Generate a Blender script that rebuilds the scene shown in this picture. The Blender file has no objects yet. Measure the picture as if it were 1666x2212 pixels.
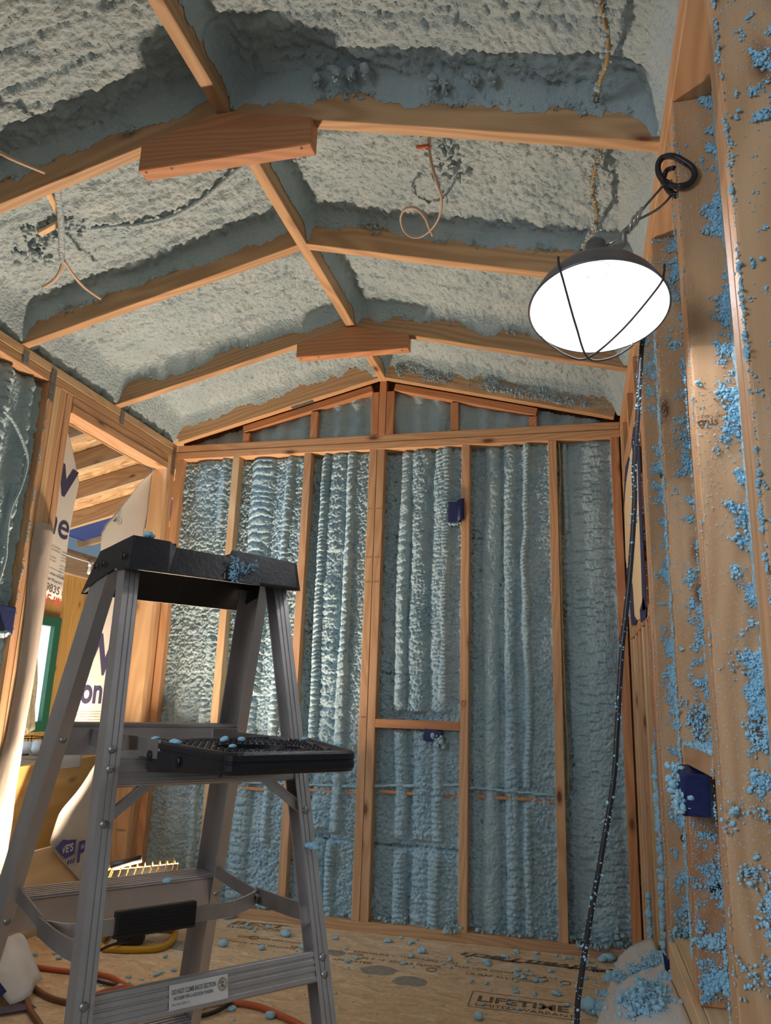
import bpy, bmesh, math, random
import numpy as np
from mathutils import Matrix, Vector

SC = bpy.context.scene
COL = SC.collection
random.seed(7)
RNG = np.random.default_rng(11)

# ------------------------------------------------------------------ camera, sky, light, exposure
CAM_POS = Vector((0.9336, -3.4026, 0.9548))
PITCH, ROLL, YAW, FPX = 0.2473, 0.0337, 0.2533, 1616.35
fw = Vector((-math.sin(YAW) * math.cos(PITCH), math.cos(YAW) * math.cos(PITCH), math.sin(PITCH)))
rt = Vector((math.cos(YAW), math.sin(YAW), 0))
up = rt.cross(fw)
rt2 = rt * math.cos(ROLL) + up * math.sin(ROLL)
up2 = up * math.cos(ROLL) - rt * math.sin(ROLL)
cam_d = bpy.data.cameras.new('camera')
cam_d.sensor_fit = 'HORIZONTAL'
cam_d.sensor_width = 36.0
cam_d.lens = FPX * 36.0 / 1666.0
cam_d.clip_start = 0.02
cam = bpy.data.objects.new('camera', cam_d)
COL.objects.link(cam)
cam.matrix_world = Matrix(((rt2.x, up2.x, -fw.x, CAM_POS.x), (rt2.y, up2.y, -fw.y, CAM_POS.y),
                           (rt2.z, up2.z, -fw.z, CAM_POS.z), (0, 0, 0, 1)))
SC.camera = cam

SC.view_settings.view_transform = 'Standard'
SC.view_settings.look = 'None'
SC.view_settings.gamma = 1.0
SC.view_settings.use_curve_mapping = False
SC.view_settings.exposure = -0.25

world = bpy.data.worlds.new('daylight')
SC.world = world
world.use_nodes = True
WORLD_STRENGTH = 0.30
world.node_tree.nodes['Background'].inputs[0].default_value = (0.55, 0.79, 1.0, 1)
world.node_tree.nodes['Background'].inputs[1].default_value = WORLD_STRENGTH

WORK_POWER, WORK_COL = 100.0, (1.0, 0.72, 0.51)
CLAMP_POWER, CLAMP_COL = 46.0, (0.95, 0.94, 1.0)
BARN_POWER = 80.0


def area_light(name, loc, direction, sx, sy, power, col):
    d = bpy.data.lights.new(name, 'AREA')
    d.shape = 'RECTANGLE'
    d.size, d.size_y = sx, sy
    d.energy = power
    d.color = col
    o = bpy.data.objects.new(name, d)
    COL.objects.link(o)
    o.location = loc
    o.rotation_euler = Vector(direction).to_track_quat('-Z', 'Y').to_euler()
    return o


# daylight from the open doors of the barn, on the left of the doorway and behind the camera; plus an added rafter fill
area_light('barn_door_daylight', (-3.2, -1.9, 1.9), (1.0, 0.42, -0.22), 1.6, 2.0, BARN_POWER, (0.55, 0.80, 1.0))
area_light('barn_window_daylight', (-4.5, 2.2, 1.1), (1.0, 0.0, 0.0), 1.0, 1.3, 60.0, (0.85, 0.93, 1.0))
oe = area_light('open_end_daylight', (-0.75, -4.7, 1.75), (0.80, 0.95, -0.34), 1.0, 1.0, 10.0, (0.88, 0.94, 1.0))
oe.data.spread = math.radians(80)
bfl = area_light('barn_roof_fill', (-2.7, 1.7, -0.4), (0.05, 0.1, 1.0), 1.4, 2.4, 95.0, (1.0, 0.9, 0.76))  # added upward fill that brightens the barn rafters, no seen source
bfl.data.spread = math.radians(105)

# ------------------------------------------------------------------ measures
L, R, H = -1.1062, 1.1529, 2.2412
ZR = 2.5283
SLR = (ZR - H) / (R - 0.038)
SLL = (ZR - H) / (-L)
T, D = 0.038, 0.089

# ------------------------------------------------------------------ object helpers
WM = {}


def put(o, parent=None, m=None):
    m = m or Matrix.Identity(4)
    WM[o.name] = m
    if parent is not None:
        o.parent = parent
        o.matrix_basis = WM[parent.name].inverted() @ m
    else:
        o.matrix_basis = m
    COL.objects.link(o)
    return o


def tag(o, label=None, cat=None, group=None, kind=None):
    if label: o['label'] = label
    if cat: o['category'] = cat
    if group: o['group'] = group
    if kind: o['kind'] = kind
    return o


def empty(name, loc, label=None, cat=None, group=None, kind=None):
    o = bpy.data.objects.new(name, None)
    o.empty_display_size = 0.1
    put(o, None, Matrix.Translation(loc))
    return tag(o, label, cat, group, kind)


def mesh(name, verts, faces, mat, parent=None, smooth=False, m=None):
    me = bpy.data.meshes.new(name)
    me.from_pydata([tuple(v) for v in verts], [], faces)
    if mat: me.materials.append(mat)
    if smooth:
        me.polygons.foreach_set('use_smooth', [True] * len(me.polygons))
    me.update()
    return put(bpy.data.objects.new(name, me), parent, m)


def bm_obj(name, bm, mat, parent=None, smooth=False, m=None):
    me = bpy.data.meshes.new(name)
    bmesh.ops.recalc_face_normals(bm, faces=bm.faces)
    bm.to_mesh(me)
    bm.free()
    if mat: me.materials.append(mat)
    if smooth:
        me.polygons.foreach_set('use_smooth', [True] * len(me.polygons))
    return put(bpy.data.objects.new(name, me), parent, m)


def bm_box(bm, c, s, bev=0.0, rot=None, seg=1):
    r = bmesh.ops.create_cube(bm, size=1.0)
    vs = r['verts']
    m = Matrix.Translation(c) @ (rot or Matrix.Identity(4)) @ Matrix.Diagonal((s[0], s[1], s[2], 1))
    bmesh.ops.transform(bm, matrix=m, verts=vs)
    if bev:
        es = list({e for v in vs for e in v.link_edges})
        bmesh.ops.bevel(bm, geom=es, offset=bev, segments=seg, affect='EDGES', profile=0.7)


def frame_m(origin, X, Z):
    X = Vector(X).normalized(); Z = Vector(Z)
    Y = Z.cross(X).normalized(); Z = X.cross(Y)
    return Matrix(((X.x, Y.x, Z.x, origin[0]), (X.y, Y.y, Z.y, origin[1]), (X.z, Y.z, Z.z, origin[2]), (0, 0, 0, 1)))


def obox(name, A, B, upv, w, h, mat, parent=None, bev=0.002):
    """board whose centre line runs A-B; h along upv, w across; local X is its length"""
    A, B = Vector(A), Vector(B)
    m = frame_m((A + B) / 2, B - A, upv)
    bm = bmesh.new()
    bm_box(bm, (0, 0, 0), ((B - A).length, w, h), bev)
    return bm_obj(name, bm, mat, parent, False, m)


def box(name, x0, x1, y0, y1, z0, z1, mat, parent=None, bev=0.002):
    c = ((x0 + x1) / 2, (y0 + y1) / 2, (z0 + z1) / 2)
    dx, dy, dz = x1 - x0, y1 - y0, z1 - z0
    if dz >= dx and dz >= dy:
        return obox(name, (c[0], c[1], z0), (c[0], c[1], z1), (1, 0, 0), dy, dx, mat, parent, bev)
    if dx >= dy:
        return obox(name, (x0, c[1], c[2]), (x1, c[1], c[2]), (0, 0, 1), dy, dz, mat, parent, bev)
    return obox(name, (c[0], y0, c[2]), (c[0], y1, c[2]), (0, 0, 1), dx, dz, mat, parent, bev)


def spline(pts, n):
    P = [Vector(p) for p in pts]
    P = [2 * P[0] - P[1]] + P + [2 * P[-1] - P[-2]]
    out = []
    for i in range(1, len(P) - 2):
        for k in range(n):
            t = k / n
            a, b, c, d = P[i - 1], P[i], P[i + 1], P[i + 2]
            out.append(0.5 * ((2 * b) + (c - a) * t + (2 * a - 5 * b + 4 * c - d) * t * t + (3 * b - a - 3 * c + d) * t ** 3))
    out.append(P[-2])
    return out


def tube_data(path, rad, sides=8, flat=None, closed=False):
    V, F = [], []
    n = len(path)
    prev = None
    for i, p in enumerate(path):
        a = path[i - 1] if (i or closed) else p
        b = path[(i + 1) % n] if (i < n - 1 or closed) else p
        t = (b - a).normalized()
        if prev is None:
            u = t.orthogonal().normalized()
        else:
            u = (prev - t * prev.dot(t)).normalized()
        prev = u
        w = t.cross(u)
        r = rad[i] if hasattr(rad, '__len__') else rad
        for k in range(sides):
            a_ = 2 * math.pi * k / sides
            V.append(p + u * (r * math.cos(a_)) + w * (r * (flat or 1) * math.sin(a_)))
    m = n if closed else n - 1
    for i in range(m):
        for k in range(sides):
            j = (i + 1) % n
            F.append((i * sides + k, i * sides + (k + 1) % sides, j * sides + (k + 1) % sides, j * sides + k))
    if not closed:
        F.append(tuple(range(sides))[::-1])
        F.append(tuple((n - 1) * sides + k for k in range(sides)))
    return V, F


def tube(name, pts, rad, mat, parent=None, n=8, sides=8, flat=None, closed=False, smooth=True):
    path = spline(pts, n) if n > 1 else [Vector(p) for p in pts]
    if closed and n > 1:
        P = list(pts)
        path = spline(P + [P[0]], n)[:-1]
    V, F = tube_data(path, rad, sides, flat, closed)
    return mesh(name, V, F, mat, parent, smooth)


def join_data(parts):
    V, F = [], []
    for v, f in parts:
        o = len(V)
        V += list(v)
        F += [tuple(i + o for i in q) for q in f]
    return V, F


def lathe_data(profile, center, axis, seg=48):
    axis = Vector(axis).normalized()
    u = axis.orthogonal().normalized(); w = axis.cross(u)
    c = Vector(center)
    V, F = [], []
    for r, h in profile:
        for k in range(seg):
            a = 2 * math.pi * k / seg
            V.append(c + axis * h + (u * math.cos(a) + w * math.sin(a)) * r)
    for i in range(len(profile) - 1):
        for k in range(seg):
            F.append((i * seg + k, i * seg + (k + 1) % seg, (i + 1) * seg + (k + 1) % seg, (i + 1) * seg + k))
    return V, F


def text(name, body, origin, xdir, ydir, size, mat, parent, bold=0.0, clip=None, shear=0.0, squash=1.0, lift=0.0008, xs=1.0):
    cu = bpy.data.curves.new(name, 'FONT')
    cu.body = body
    cu.size = size
    cu.offset = bold * size
    cu.shear = shear
    cu.fill_mode = 'FRONT'
    tmp = bpy.data.objects.new('tmp', cu)
    COL.objects.link(tmp)
    bpy.context.view_layer.update()
    me = bpy.data.meshes.new_from_object(tmp.evaluated_get(bpy.context.evaluated_depsgraph_get()))
    bpy.data.objects.remove(tmp)
    bpy.data.curves.remove(cu)
    bm = bmesh.new(); bm.from_mesh(me)
    bmesh.ops.triangulate(bm, faces=bm.faces[:])
    polys = [[(v.co.x * xs, v.co.y * squash) for v in f.verts] for f in bm.faces]
    bm.free()
    for (co, no) in (clip or []):                       # cut the letters where the sheet ends
        kept = []
        for pl in polys:
            out, n = [], len(pl)
            for q in range(n):
                a, b = pl[q], pl[(q + 1) % n]
                da = (a[0] - co[0]) * no[0] + (a[1] - co[1]) * no[1]; db = (b[0] - co[0]) * no[0] + (b[1] - co[1]) * no[1]
                if da <= 0: out.append(a)
                if (da <= 0) != (db <= 0):
                    t = da / (da - db); out.append((a[0] + (b[0] - a[0]) * t, a[1] + (b[1] - a[1]) * t))
            if len(out) > 2: kept.append(out)
        polys = kept
    TV, TF = [], []
    for pl in polys:
        TF.append(tuple(range(len(TV), len(TV) + len(pl)))); TV += [(a, b, 0) for a, b in pl]
    X = Vector(xdir).normalized(); Y = Vector(ydir); Y = (Y - X * Y.dot(X)).normalized()
    Z = X.cross(Y)
    o = Vector(origin) + Z * lift
    m = Matrix(((X.x, Y.x, Z.x, o.x), (X.y, Y.y, Z.y, o.y), (X.z, Y.z, Z.z, o.z), (0, 0, 0, 1)))
    bpy.data.meshes.remove(me)
    return mesh(name, TV, TF, mat, parent, False, m)


# ------------------------------------------------------------------ materials
def nodes(name):
    m = bpy.data.materials.new(name)
    m.use_nodes = True
    nt = m.node_tree
    b = nt.nodes['Principled BSDF']
    return m, nt, b


def N(nt, kind, **kw):
    n = nt.nodes.new(kind)
    for k, v in kw.items():
        if k.startswith('i_'):
            n.inputs[k[2:].replace('_', ' ')].default_value = v
        else:
            setattr(n, k, v)
    return n


def ramp(nt, stops, interp='LINEAR'):
    r = nt.nodes.new('ShaderNodeValToRGB')
    r.color_ramp.interpolation = interp
    el = r.color_ramp.elements
    el[0].position, el[0].color = stops[0][0], (*stops[0][1], 1)
    el[1].position, el[1].color = stops[-1][0], (*stops[-1][1], 1)
    for p, c in stops[1:-1]:
        e = el.new(p); e.color = (*c, 1)
    return r


def plain(name, col, rough=0.5, metal=0.0, noise=0.0, nscale=30, bump=0.0, bscale=80, spec=None):
    m, nt, b = nodes(name)
    b.inputs['Base Color'].default_value = (*col, 1)
    b.inputs['Roughness'].default_value = rough
    b.inputs['Metallic'].default_value = metal
    if spec is not None: b.inputs['Specular IOR Level'].default_value = spec
    tc = N(nt, 'ShaderNodeTexCoord')
    if noise:
        n = N(nt, 'ShaderNodeTexNoise', i_Scale=nscale, i_Detail=5.0)
        nt.links.new(tc.outputs['Object'], n.inputs['Vector'])
        r = ramp(nt, [(0.3, tuple(c * (1 - noise) for c in col)), (0.7, tuple(min(1, c * (1 + noise)) for c in col))])
        nt.links.new(n.outputs['Fac'], r.inputs['Fac'])
        nt.links.new(r.outputs['Color'], b.inputs['Base Color'])
    if bump:
        n2 = N(nt, 'ShaderNodeTexNoise', i_Scale=bscale, i_Detail=4.0)
        nt.links.new(tc.outputs['Object'], n2.inputs['Vector'])
        bp = N(nt, 'ShaderNodeBump', i_Strength=bump, i_Distance=0.002)
        nt.links.new(n2.outputs['Fac'], bp.inputs['Height'])
        nt.links.new(bp.outputs['Normal'], b.inputs['Normal'])
    return m


def wood(name, light, dark, knot=(0.16, 0.06, 0.025), rings=52.0, rough=0.62, knots=True, vary=0.16, dust=0.0):
    """lumber: growth rings and fibre along the board's own local X, knots, a tone of its own per board"""
    m, nt, b = nodes(name)
    lk = nt.links.new
    tc = N(nt, 'ShaderNodeTexCoord')
    oi = N(nt, 'ShaderNodeObjectInfo')
    off = N(nt, 'ShaderNodeVectorMath', operation='SCALE')
    cmb = N(nt, 'ShaderNodeCombineXYZ')
    mul = N(nt, 'ShaderNodeMath', operation='MULTIPLY'); mul.inputs[1].default_value = 9.7
    mul2 = N(nt, 'ShaderNodeMath', operation='MULTIPLY'); mul2.inputs[1].default_value = 0.31
    mul3 = N(nt, 'ShaderNodeMath', operation='MULTIPLY'); mul3.inputs[1].default_value = 0.13
    for q in (mul, mul2, mul3): lk(oi.outputs['Random'], q.inputs[0])
    lk(mul.outputs[0], cmb.inputs[0]); lk(mul2.outputs[0], cmb.inputs[1]); lk(mul3.outputs[0], cmb.inputs[2])
    add = N(nt, 'ShaderNodeVectorMath', operation='ADD')
    lk(tc.outputs['Object'], add.inputs[0]); lk(cmb.outputs[0], add.inputs[1])
    # rings around a drifting pith
    mp = N(nt, 'ShaderNodeMapping'); mp.inputs['Scale'].default_value = (0.8, 5.0, 5.0)
    lk(add.outputs[0], mp.inputs[0])
    n1 = N(nt, 'ShaderNodeTexNoise', i_Scale=1.0, i_Detail=2.0)
    lk(mp.outputs[0], n1.inputs['Vector'])
    sep = N(nt, 'ShaderNodeSeparateXYZ'); lk(add.outputs[0], sep.inputs[0])
    yy = N(nt, 'ShaderNodeMath', operation='MULTIPLY'); lk(sep.outputs[1], yy.inputs[0]); lk(sep.outputs[1], yy.inputs[1])
    zz = N(nt, 'ShaderNodeMath', operation='MULTIPLY'); lk(sep.outputs[2], zz.inputs[0]); lk(sep.outputs[2], zz.inputs[1])
    sm = N(nt, 'ShaderNodeMath', operation='ADD'); lk(yy.outputs[0], sm.inputs[0]); lk(zz.outputs[0], sm.inputs[1])
    sq = N(nt, 'ShaderNodeMath', operation='SQRT'); lk(sm.outputs[0], sq.inputs[0])
    nm = N(nt, 'ShaderNodeMath', operation='MULTIPLY_ADD'); nm.inputs[1].default_value = 0.26
    lk(n1.outputs['Fac'], nm.inputs[0]); lk(sq.outputs[0], nm.inputs[2])
    fr = N(nt, 'ShaderNodeMath', operation='MULTIPLY'); fr.inputs[1].default_value = rings * 6.28; lk(nm.outputs[0], fr.inputs[0])
    sn = N(nt, 'ShaderNodeMath', operation='SINE'); lk(fr.outputs[0], sn.inputs[0])
    # fibre
    mp2 = N(nt, 'ShaderNodeMapping'); mp2.inputs['Scale'].default_value = (5, 260, 260)
    lk(add.outputs[0], mp2.inputs[0])
    n2 = N(nt, 'ShaderNodeTexNoise', i_Scale=1.0, i_Detail=3.0); lk(mp2.outputs[0], n2.inputs['Vector'])
    f1 = N(nt, 'ShaderNodeMath', operation='MULTIPLY_ADD'); f1.inputs[1].default_value = 0.17; f1.inputs[2].default_value = 0.33
    lk(sn.outputs[0], f1.inputs[0])
    f2 = N(nt, 'ShaderNodeMath', operation='MULTIPLY_ADD'); f2.inputs[1].default_value = 0.30
    lk(n2.outputs['Fac'], f2.inputs[0]); lk(f1.outputs[0], f2.inputs[2])
    r = ramp(nt, [(0.2, light), (0.55, tuple((a + c) / 2 for a, c in zip(light, dark))), (0.92, dark)])
    lk(f2.outputs[0], r.inputs['Fac'])
    out = r.outputs['Color']
    # broad tone per board
    mp4 = N(nt, 'ShaderNodeMapping'); mp4.inputs['Scale'].default_value = (1.3, 9, 9); lk(add.outputs[0], mp4.inputs[0])
    n4 = N(nt, 'ShaderNodeTexNoise', i_Scale=1.0, i_Detail=2.0); lk(mp4.outputs[0], n4.inputs['Vector'])
    hs = N(nt, 'ShaderNodeHueSaturation')
    v1 = N(nt, 'ShaderNodeMath', operation='MULTIPLY_ADD'); v1.inputs[1].default_value = vary * 1.6; v1.inputs[2].default_value = 1 - vary * 1.3
    lk(oi.outputs['Random'], v1.inputs[0])
    v2 = N(nt, 'ShaderNodeMath', operation='MULTIPLY_ADD'); v2.inputs[1].default_value = 0.22; lk(n4.outputs['Fac'], v2.inputs[0]); lk(v1.outputs[0], v2.inputs[2])
    lk(v2.outputs[0], hs.inputs['Value']); lk(out, hs.inputs['Color'])
    out = hs.outputs['Color']
    if knots:
        mp3 = N(nt, 'ShaderNodeMapping'); mp3.inputs['Scale'].default_value = (3.6, 9, 9); lk(add.outputs[0], mp3.inputs[0])
        vo = N(nt, 'ShaderNodeTexVoronoi', i_Scale=1.0); lk(mp3.outputs[0], vo.inputs['Vector'])
        kr = ramp(nt, [(0.06, (1, 1, 1)), (0.11, (0.4, 0.4, 0.4)), (0.19, (0, 0, 0))])
        lk(vo.outputs['Distance'], kr.inputs['Fac'])
        mx = N(nt, 'ShaderNodeMix', data_type='RGBA')
        lk(kr.outputs['Color'], mx.inputs[0]); lk(out, mx.inputs[6]); mx.inputs[7].default_value = (*knot, 1)
        out = mx.outputs[2]
    lk(out, b.inputs['Base Color'])
    b.inputs['Roughness'].default_value = rough
    bp = N(nt, 'ShaderNodeBump', i_Strength=0.25, i_Distance=0.001)
    lk(f2.outputs[0], bp.inputs['Height']); lk(bp.outputs['Normal'], b.inputs['Normal'])
    return m


def foam_mat(name, c0, c1, scale=1.0, bump=0.55):
    m, nt, b = nodes(name)
    lk = nt.links.new
    tc = N(nt, 'ShaderNodeTexCoord')
    n1 = N(nt, 'ShaderNodeTexNoise', i_Scale=7.0, i_Detail=3.0); lk(tc.outputs['Object'], n1.inputs['Vector'])
    n2 = N(nt, 'ShaderNodeTexNoise', i_Scale=170.0 * scale, i_Detail=4.0, i_Roughness=0.62); lk(tc.outputs['Object'], n2.inputs['Vector'])
    v = N(nt, 'ShaderNodeTexVoronoi', i_Scale=95.0 * scale); lk(tc.outputs['Object'], v.inputs['Vector'])
    r = ramp(nt, [(0.3, c0), (0.7, c1)]); lk(n1.outputs['Fac'], r.inputs['Fac'])
    at = N(nt, 'ShaderNodeAttribute', attribute_name='thin_pit_shade')
    tm = N(nt, 'ShaderNodeMix', data_type='RGBA'); lk(at.outputs['Fac'], tm.inputs[0]); lk(r.outputs['Color'], tm.inputs[6]); tm.inputs[7].default_value = (.17, .17, .165, 1)  # grey for thin foam, also putting pit shade into the colour
    lk(tm.outputs[2], b.inputs['Base Color'])
    mix = N(nt, 'ShaderNodeMath', operation='SUBTRACT'); lk(n2.outputs['Fac'], mix.inputs[0])
    vm = N(nt, 'ShaderNodeMath', operation='MULTIPLY'); vm.inputs[1].default_value = 0.55; lk(v.outputs['Distance'], vm.inputs[0]); lk(vm.outputs[0], mix.inputs[1])
    bp = N(nt, 'ShaderNodeBump', i_Strength=bump, i_Distance=0.010); lk(mix.outputs[0], bp.inputs['Height'])
    lk(bp.outputs['Normal'], b.inputs['Normal'])
    b.inputs['Roughness'].default_value = 0.6
    b.inputs['Specular IOR Level'].default_value = 0.22
    return m


def emit(name, col, strength):
    m, nt, b = nodes(name)
    b.inputs['Base Color'].default_value = (*col, 1)
    b.inputs['Emission Color'].default_value = (*col, 1)
    b.inputs['Emission Strength'].default_value = strength
    return m


def sheet_mat(name, col, trans=0.25, rough=0.6):
    m, nt, b = nodes(name)
    b.inputs['Base Color'].default_value = (*col, 1)
    b.inputs['Roughness'].default_value = rough
    t = N(nt, 'ShaderNodeBsdfTranslucent'); t.inputs[0].default_value = (*col, 1)
    mx = N(nt, 'ShaderNodeMixShader'); mx.inputs[0].default_value = trans
    nt.links.new(b.outputs[0], mx.inputs[1]); nt.links.new(t.outputs[0], mx.inputs[2])
    nt.links.new(mx.outputs[0], nt.nodes['Material Output'].inputs['Surface'])
    tc = N(nt, 'ShaderNodeTexCoord')
    n2 = N(nt, 'ShaderNodeTexNoise', i_Scale=14.0, i_Detail=6.0); nt.links.new(tc.outputs['Object'], n2.inputs['Vector'])
    bp = N(nt, 'ShaderNodeBump', i_Strength=0.35, i_Distance=0.004)
    nt.links.new(n2.outputs['Fac'], bp.inputs['Height']); nt.links.new(bp.outputs['Normal'], b.inputs['Normal'])
    return m


def osb_mat(name, base, dark, light, scale=1.0):
    m, nt, b = nodes(name)
    lk = nt.links.new
    tc = N(nt, 'ShaderNodeTexCoord')
    n0 = N(nt, 'ShaderNodeTexNoise', i_Scale=5.0 * scale, i_Detail=2.0); lk(tc.outputs['Object'], n0.inputs['Vector'])
    mm = N(nt, 'ShaderNodeMix', data_type='VECTOR'); mm.inputs[0].default_value = 0.16
    lk(tc.outputs['Object'], mm.inputs[4]); lk(n0.outputs['Color'], mm.inputs[5])
    mp = N(nt, 'ShaderNodeMapping'); mp.inputs['Scale'].default_value = (16 * scale, 52 * scale, 52 * scale); lk(mm.outputs[1], mp.inputs[0])
    v = N(nt, 'ShaderNodeTexVoronoi', i_Scale=1.0); lk(mp.outputs[0], v.inputs['Vector'])
    sp = N(nt, 'ShaderNodeSeparateColor'); lk(v.outputs['Color'], sp.inputs[0])
    r = ramp(nt, [(0.0, dark), (0.4, base), (0.75, base), (1.0, light)]); lk(sp.outputs[0], r.inputs['Fac'])
    n3 = N(nt, 'ShaderNodeTexNoise', i_Scale=60.0, i_Detail=5.0); lk(tc.outputs['Object'], n3.inputs['Vector'])
    mx = N(nt, 'ShaderNodeMix', data_type='RGBA', blend_type='MULTIPLY'); mx.inputs[0].default_value = 0.45
    r2 = ramp(nt, [(0.3, (0.6, 0.58, 0.55)), (0.6, (1, 1, 1))]); lk(n3.outputs['Fac'], r2.inputs['Fac'])
    lk(r.outputs['Color'], mx.inputs[6]); lk(r2.outputs['Color'], mx.inputs[7])
    lk(mx.outputs[2], b.inputs['Base Color'])
    b.inputs['Roughness'].default_value = 0.6
    bp = N(nt, 'ShaderNodeBump', i_Strength=0.3, i_Distance=0.001); lk(sp.outputs[1], bp.inputs['Height']); lk(bp.outputs['Normal'], b.inputs['Normal'])
    return m


M_STUD = wood('stud_lumber', (0.65, 0.40, 0.225), (0.45, 0.24, 0.115))
M_RED = wood('fir_lumber', (0.58, 0.29, 0.14), (0.38, 0.155, 0.065))
M_RAFT = wood('rafter_lumber', (0.60, 0.39, 0.215), (0.34, 0.195, 0.10), rings=44)
M_PALE = wood('pale_lumber', (0.76, 0.55, 0.33), (0.58, 0.36, 0.18))
M_OLD = wood('barn_lumber', (0.44, 0.29, 0.16), (0.25, 0.145, 0.07))
M_PINE = wood('knotty_pine', (0.62, 0.34, 0.085), (0.42, 0.19, 0.035), rings=46)
M_PLY = wood('yellow_plywood', (0.72, 0.46, 0.15), (0.52, 0.29, 0.075), rings=9, knots=True)
M_PLY2 = wood('pale_plywood', (0.72, 0.58, 0.36), (0.58, 0.43, 0.24), rings=14, knots=False)
M_FLOOR = osb_mat('subfloor_panel', (0.74, 0.56, 0.36), (0.62, 0.45, 0.27), (0.82, 0.66, 0.46))
M_OSB = osb_mat('osb_panel', (0.46, 0.26, 0.11), (0.30, 0.15, 0.06), (0.62, 0.38, 0.18), 0.8)
M_FOAM = foam_mat('spray_foam', (0.39, 0.58, 0.68), (0.49, 0.67, 0.75), 1.0, 0.7)
M_FOAMC = foam_mat('spray_foam_ceiling', (0.42, 0.56, 0.64), (0.52, 0.65, 0.71), 0.8, 0.8)
M_SPLAT = foam_mat('spray_foam_splatter', (0.30, 0.58, 0.80), (0.42, 0.70, 0.88), 1.6, 0.3)
M_SPECK = plain('foam_specks', (0.60, 0.70, 0.76), 0.6)
M_ALU = plain('mill_aluminium', (0.50, 0.47, 0.47), 0.42, 0.75, noise=0.12, nscale=9, bump=0.12, bscale=160)
M_ALUD = plain('dull_aluminium', (0.30, 0.27, 0.26), 0.5, 0.7, noise=0.2, nscale=14)
M_BLACK = plain('black_plastic', (0.009, 0.009, 0.014), 0.36, 0, spec=0.4, noise=0.25, nscale=20, bump=0.25, bscale=120)
M_RUB = plain('black_rubber', (0.014, 0.013, 0.015), 0.5)
M_CORD = plain('black_cord', (0.016, 0.015, 0.022), 0.42)
M_ORANGE = plain('orange_cord', (0.50, 0.105, 0.035), 0.45)
M_BROWN = plain('brown_cord', (0.20, 0.075, 0.03), 0.5)
M_TAPE = plain('blue_tape', (0.010, 0.020, 0.115), 0.5, noise=0.25, nscale=60, bump=0.5, bscale=90)
M_WRAP = sheet_mat('house_wrap', (0.72, 0.71, 0.67), 0.22)
M_PAPER = sheet_mat('wrap_back_side', (0.58, 0.53, 0.48), 0.2)
M_PLAS = sheet_mat('white_plastic_film', (0.86, 0.86, 0.88), 0.2, 0.4)
M_FILM = plain('cream_film', (0.86, 0.70, 0.46), 0.5, bump=0.2, bscale=8)
M_INK = plain('blue_ink', (0.038, 0.040, 0.105), 0.6)
M_INK2 = plain('logo_blue_ink', (0.05, 0.06, 0.30), 0.6)
M_GREY = plain('grey_ink', (0.16, 0.16, 0.17), 0.6)
M_REDI = plain('red_ink', (0.62, 0.09, 0.09), 0.6)
M_STAMP = plain('stamp_ink', (0.12, 0.06, 0.04), 0.7)
M_FSTAMP = plain('floor_stamp_ink', (0.17, 0.12, 0.085), 0.7, noise=.5, nscale=70)
M_WHITE = plain('white_label', (0.72, 0.70, 0.70), 0.5)
M_GOLD = plain('label_ring_ink', (0.34, 0.30, 0.16), 0.5)
M_STEEL = plain('galvanised_steel', (0.30, 0.30, 0.30), 0.45, 0.85, noise=0.2, nscale=40)
M_CHROME = plain('bright_wire', (0.62, 0.60, 0.60), 0.25, 0.95)
M_ENAM = plain('grey_enamel', (0.13, 0.13, 0.14), 0.4, 0.4)
M_GUARD = plain('dull_wire', (0.03, 0.028, 0.028), 0.6)
M_INNER = plain('white_reflector_inside', (0.88, 0.88, 0.87), 0.45)
M_YEL = plain('yellow_paint', (0.50, 0.28, 0.010), 0.35)
M_YELG = plain('darkened_guard_yellow', (0.16, 0.085, 0.004), 0.4)  # guard's yellow darkened in colour against the glare of the lamp below
M_BULB = emit('lit_bulb', (1.0, 0.97, 0.93), 26.0)
M_LENS = emit('lit_halogen_lens', (1.0, 0.74, 0.42), 10.0)
M_YWIRE = plain('yellow_cable', (0.34, 0.25, 0.10), 0.5, noise=0.3, nscale=25)
M_WWIRE = plain('tan_cable', (0.55, 0.42, 0.32), 0.5)
M_GREEN = plain('green_paint', (0.022, 0.105, 0.045), 0.5)
M_CLOTH = plain('khaki_cloth', (0.36, 0.29, 0.17), 0.85, noise=0.2, nscale=40)
M_BAG = plain('dark_bag', (0.05, 0.055, 0.06), 0.6)
M_SLAB = plain('blue_slab', (0.02, 0.035, 0.13), 0.5)
M_GLASSB = plain('clear_bulb', (0.8, 0.78, 0.7), 0.15)
M_CONC = plain('concrete', (0.26, 0.25, 0.23), 0.8, noise=0.2, nscale=6)


# ------------------------------------------------------------------ noise
def hsh(ix, iy, seed):
    h = (ix.astype(np.int64) * 374761393 + iy.astype(np.int64) * 668265263 + seed * 974711) & 0x7fffffff
    h = ((h ^ (h >> 13)) * 1274126177) & 0x7fffffff
    h = h ^ (h >> 16)
    return (h & 0xfffff) / float(0xfffff)


def vn(x, y, seed=0):
    ix, iy = np.floor(x), np.floor(y)
    fx, fy = x - ix, y - iy
    fx = fx * fx * (3 - 2 * fx); fy = fy * fy * (3 - 2 * fy)
    a = hsh(ix, iy, seed); b = hsh(ix + 1, iy, seed); c = hsh(ix, iy + 1, seed); d = hsh(ix + 1, iy + 1, seed)
    return (a * (1 - fx) + b * fx) * (1 - fy) + (c * (1 - fx) + d * fx) * fy


def fbm(x, y, o=4, seed=0):
    s, a, t = 0, 0.5, 0
    for i in range(o):
        s = s + a * vn(x, y, seed + i * 17); t += a
        x, y, a = x * 2.03 + 5.1, y * 2.03 + 1.7, a * 0.5
    return s / t


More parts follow.
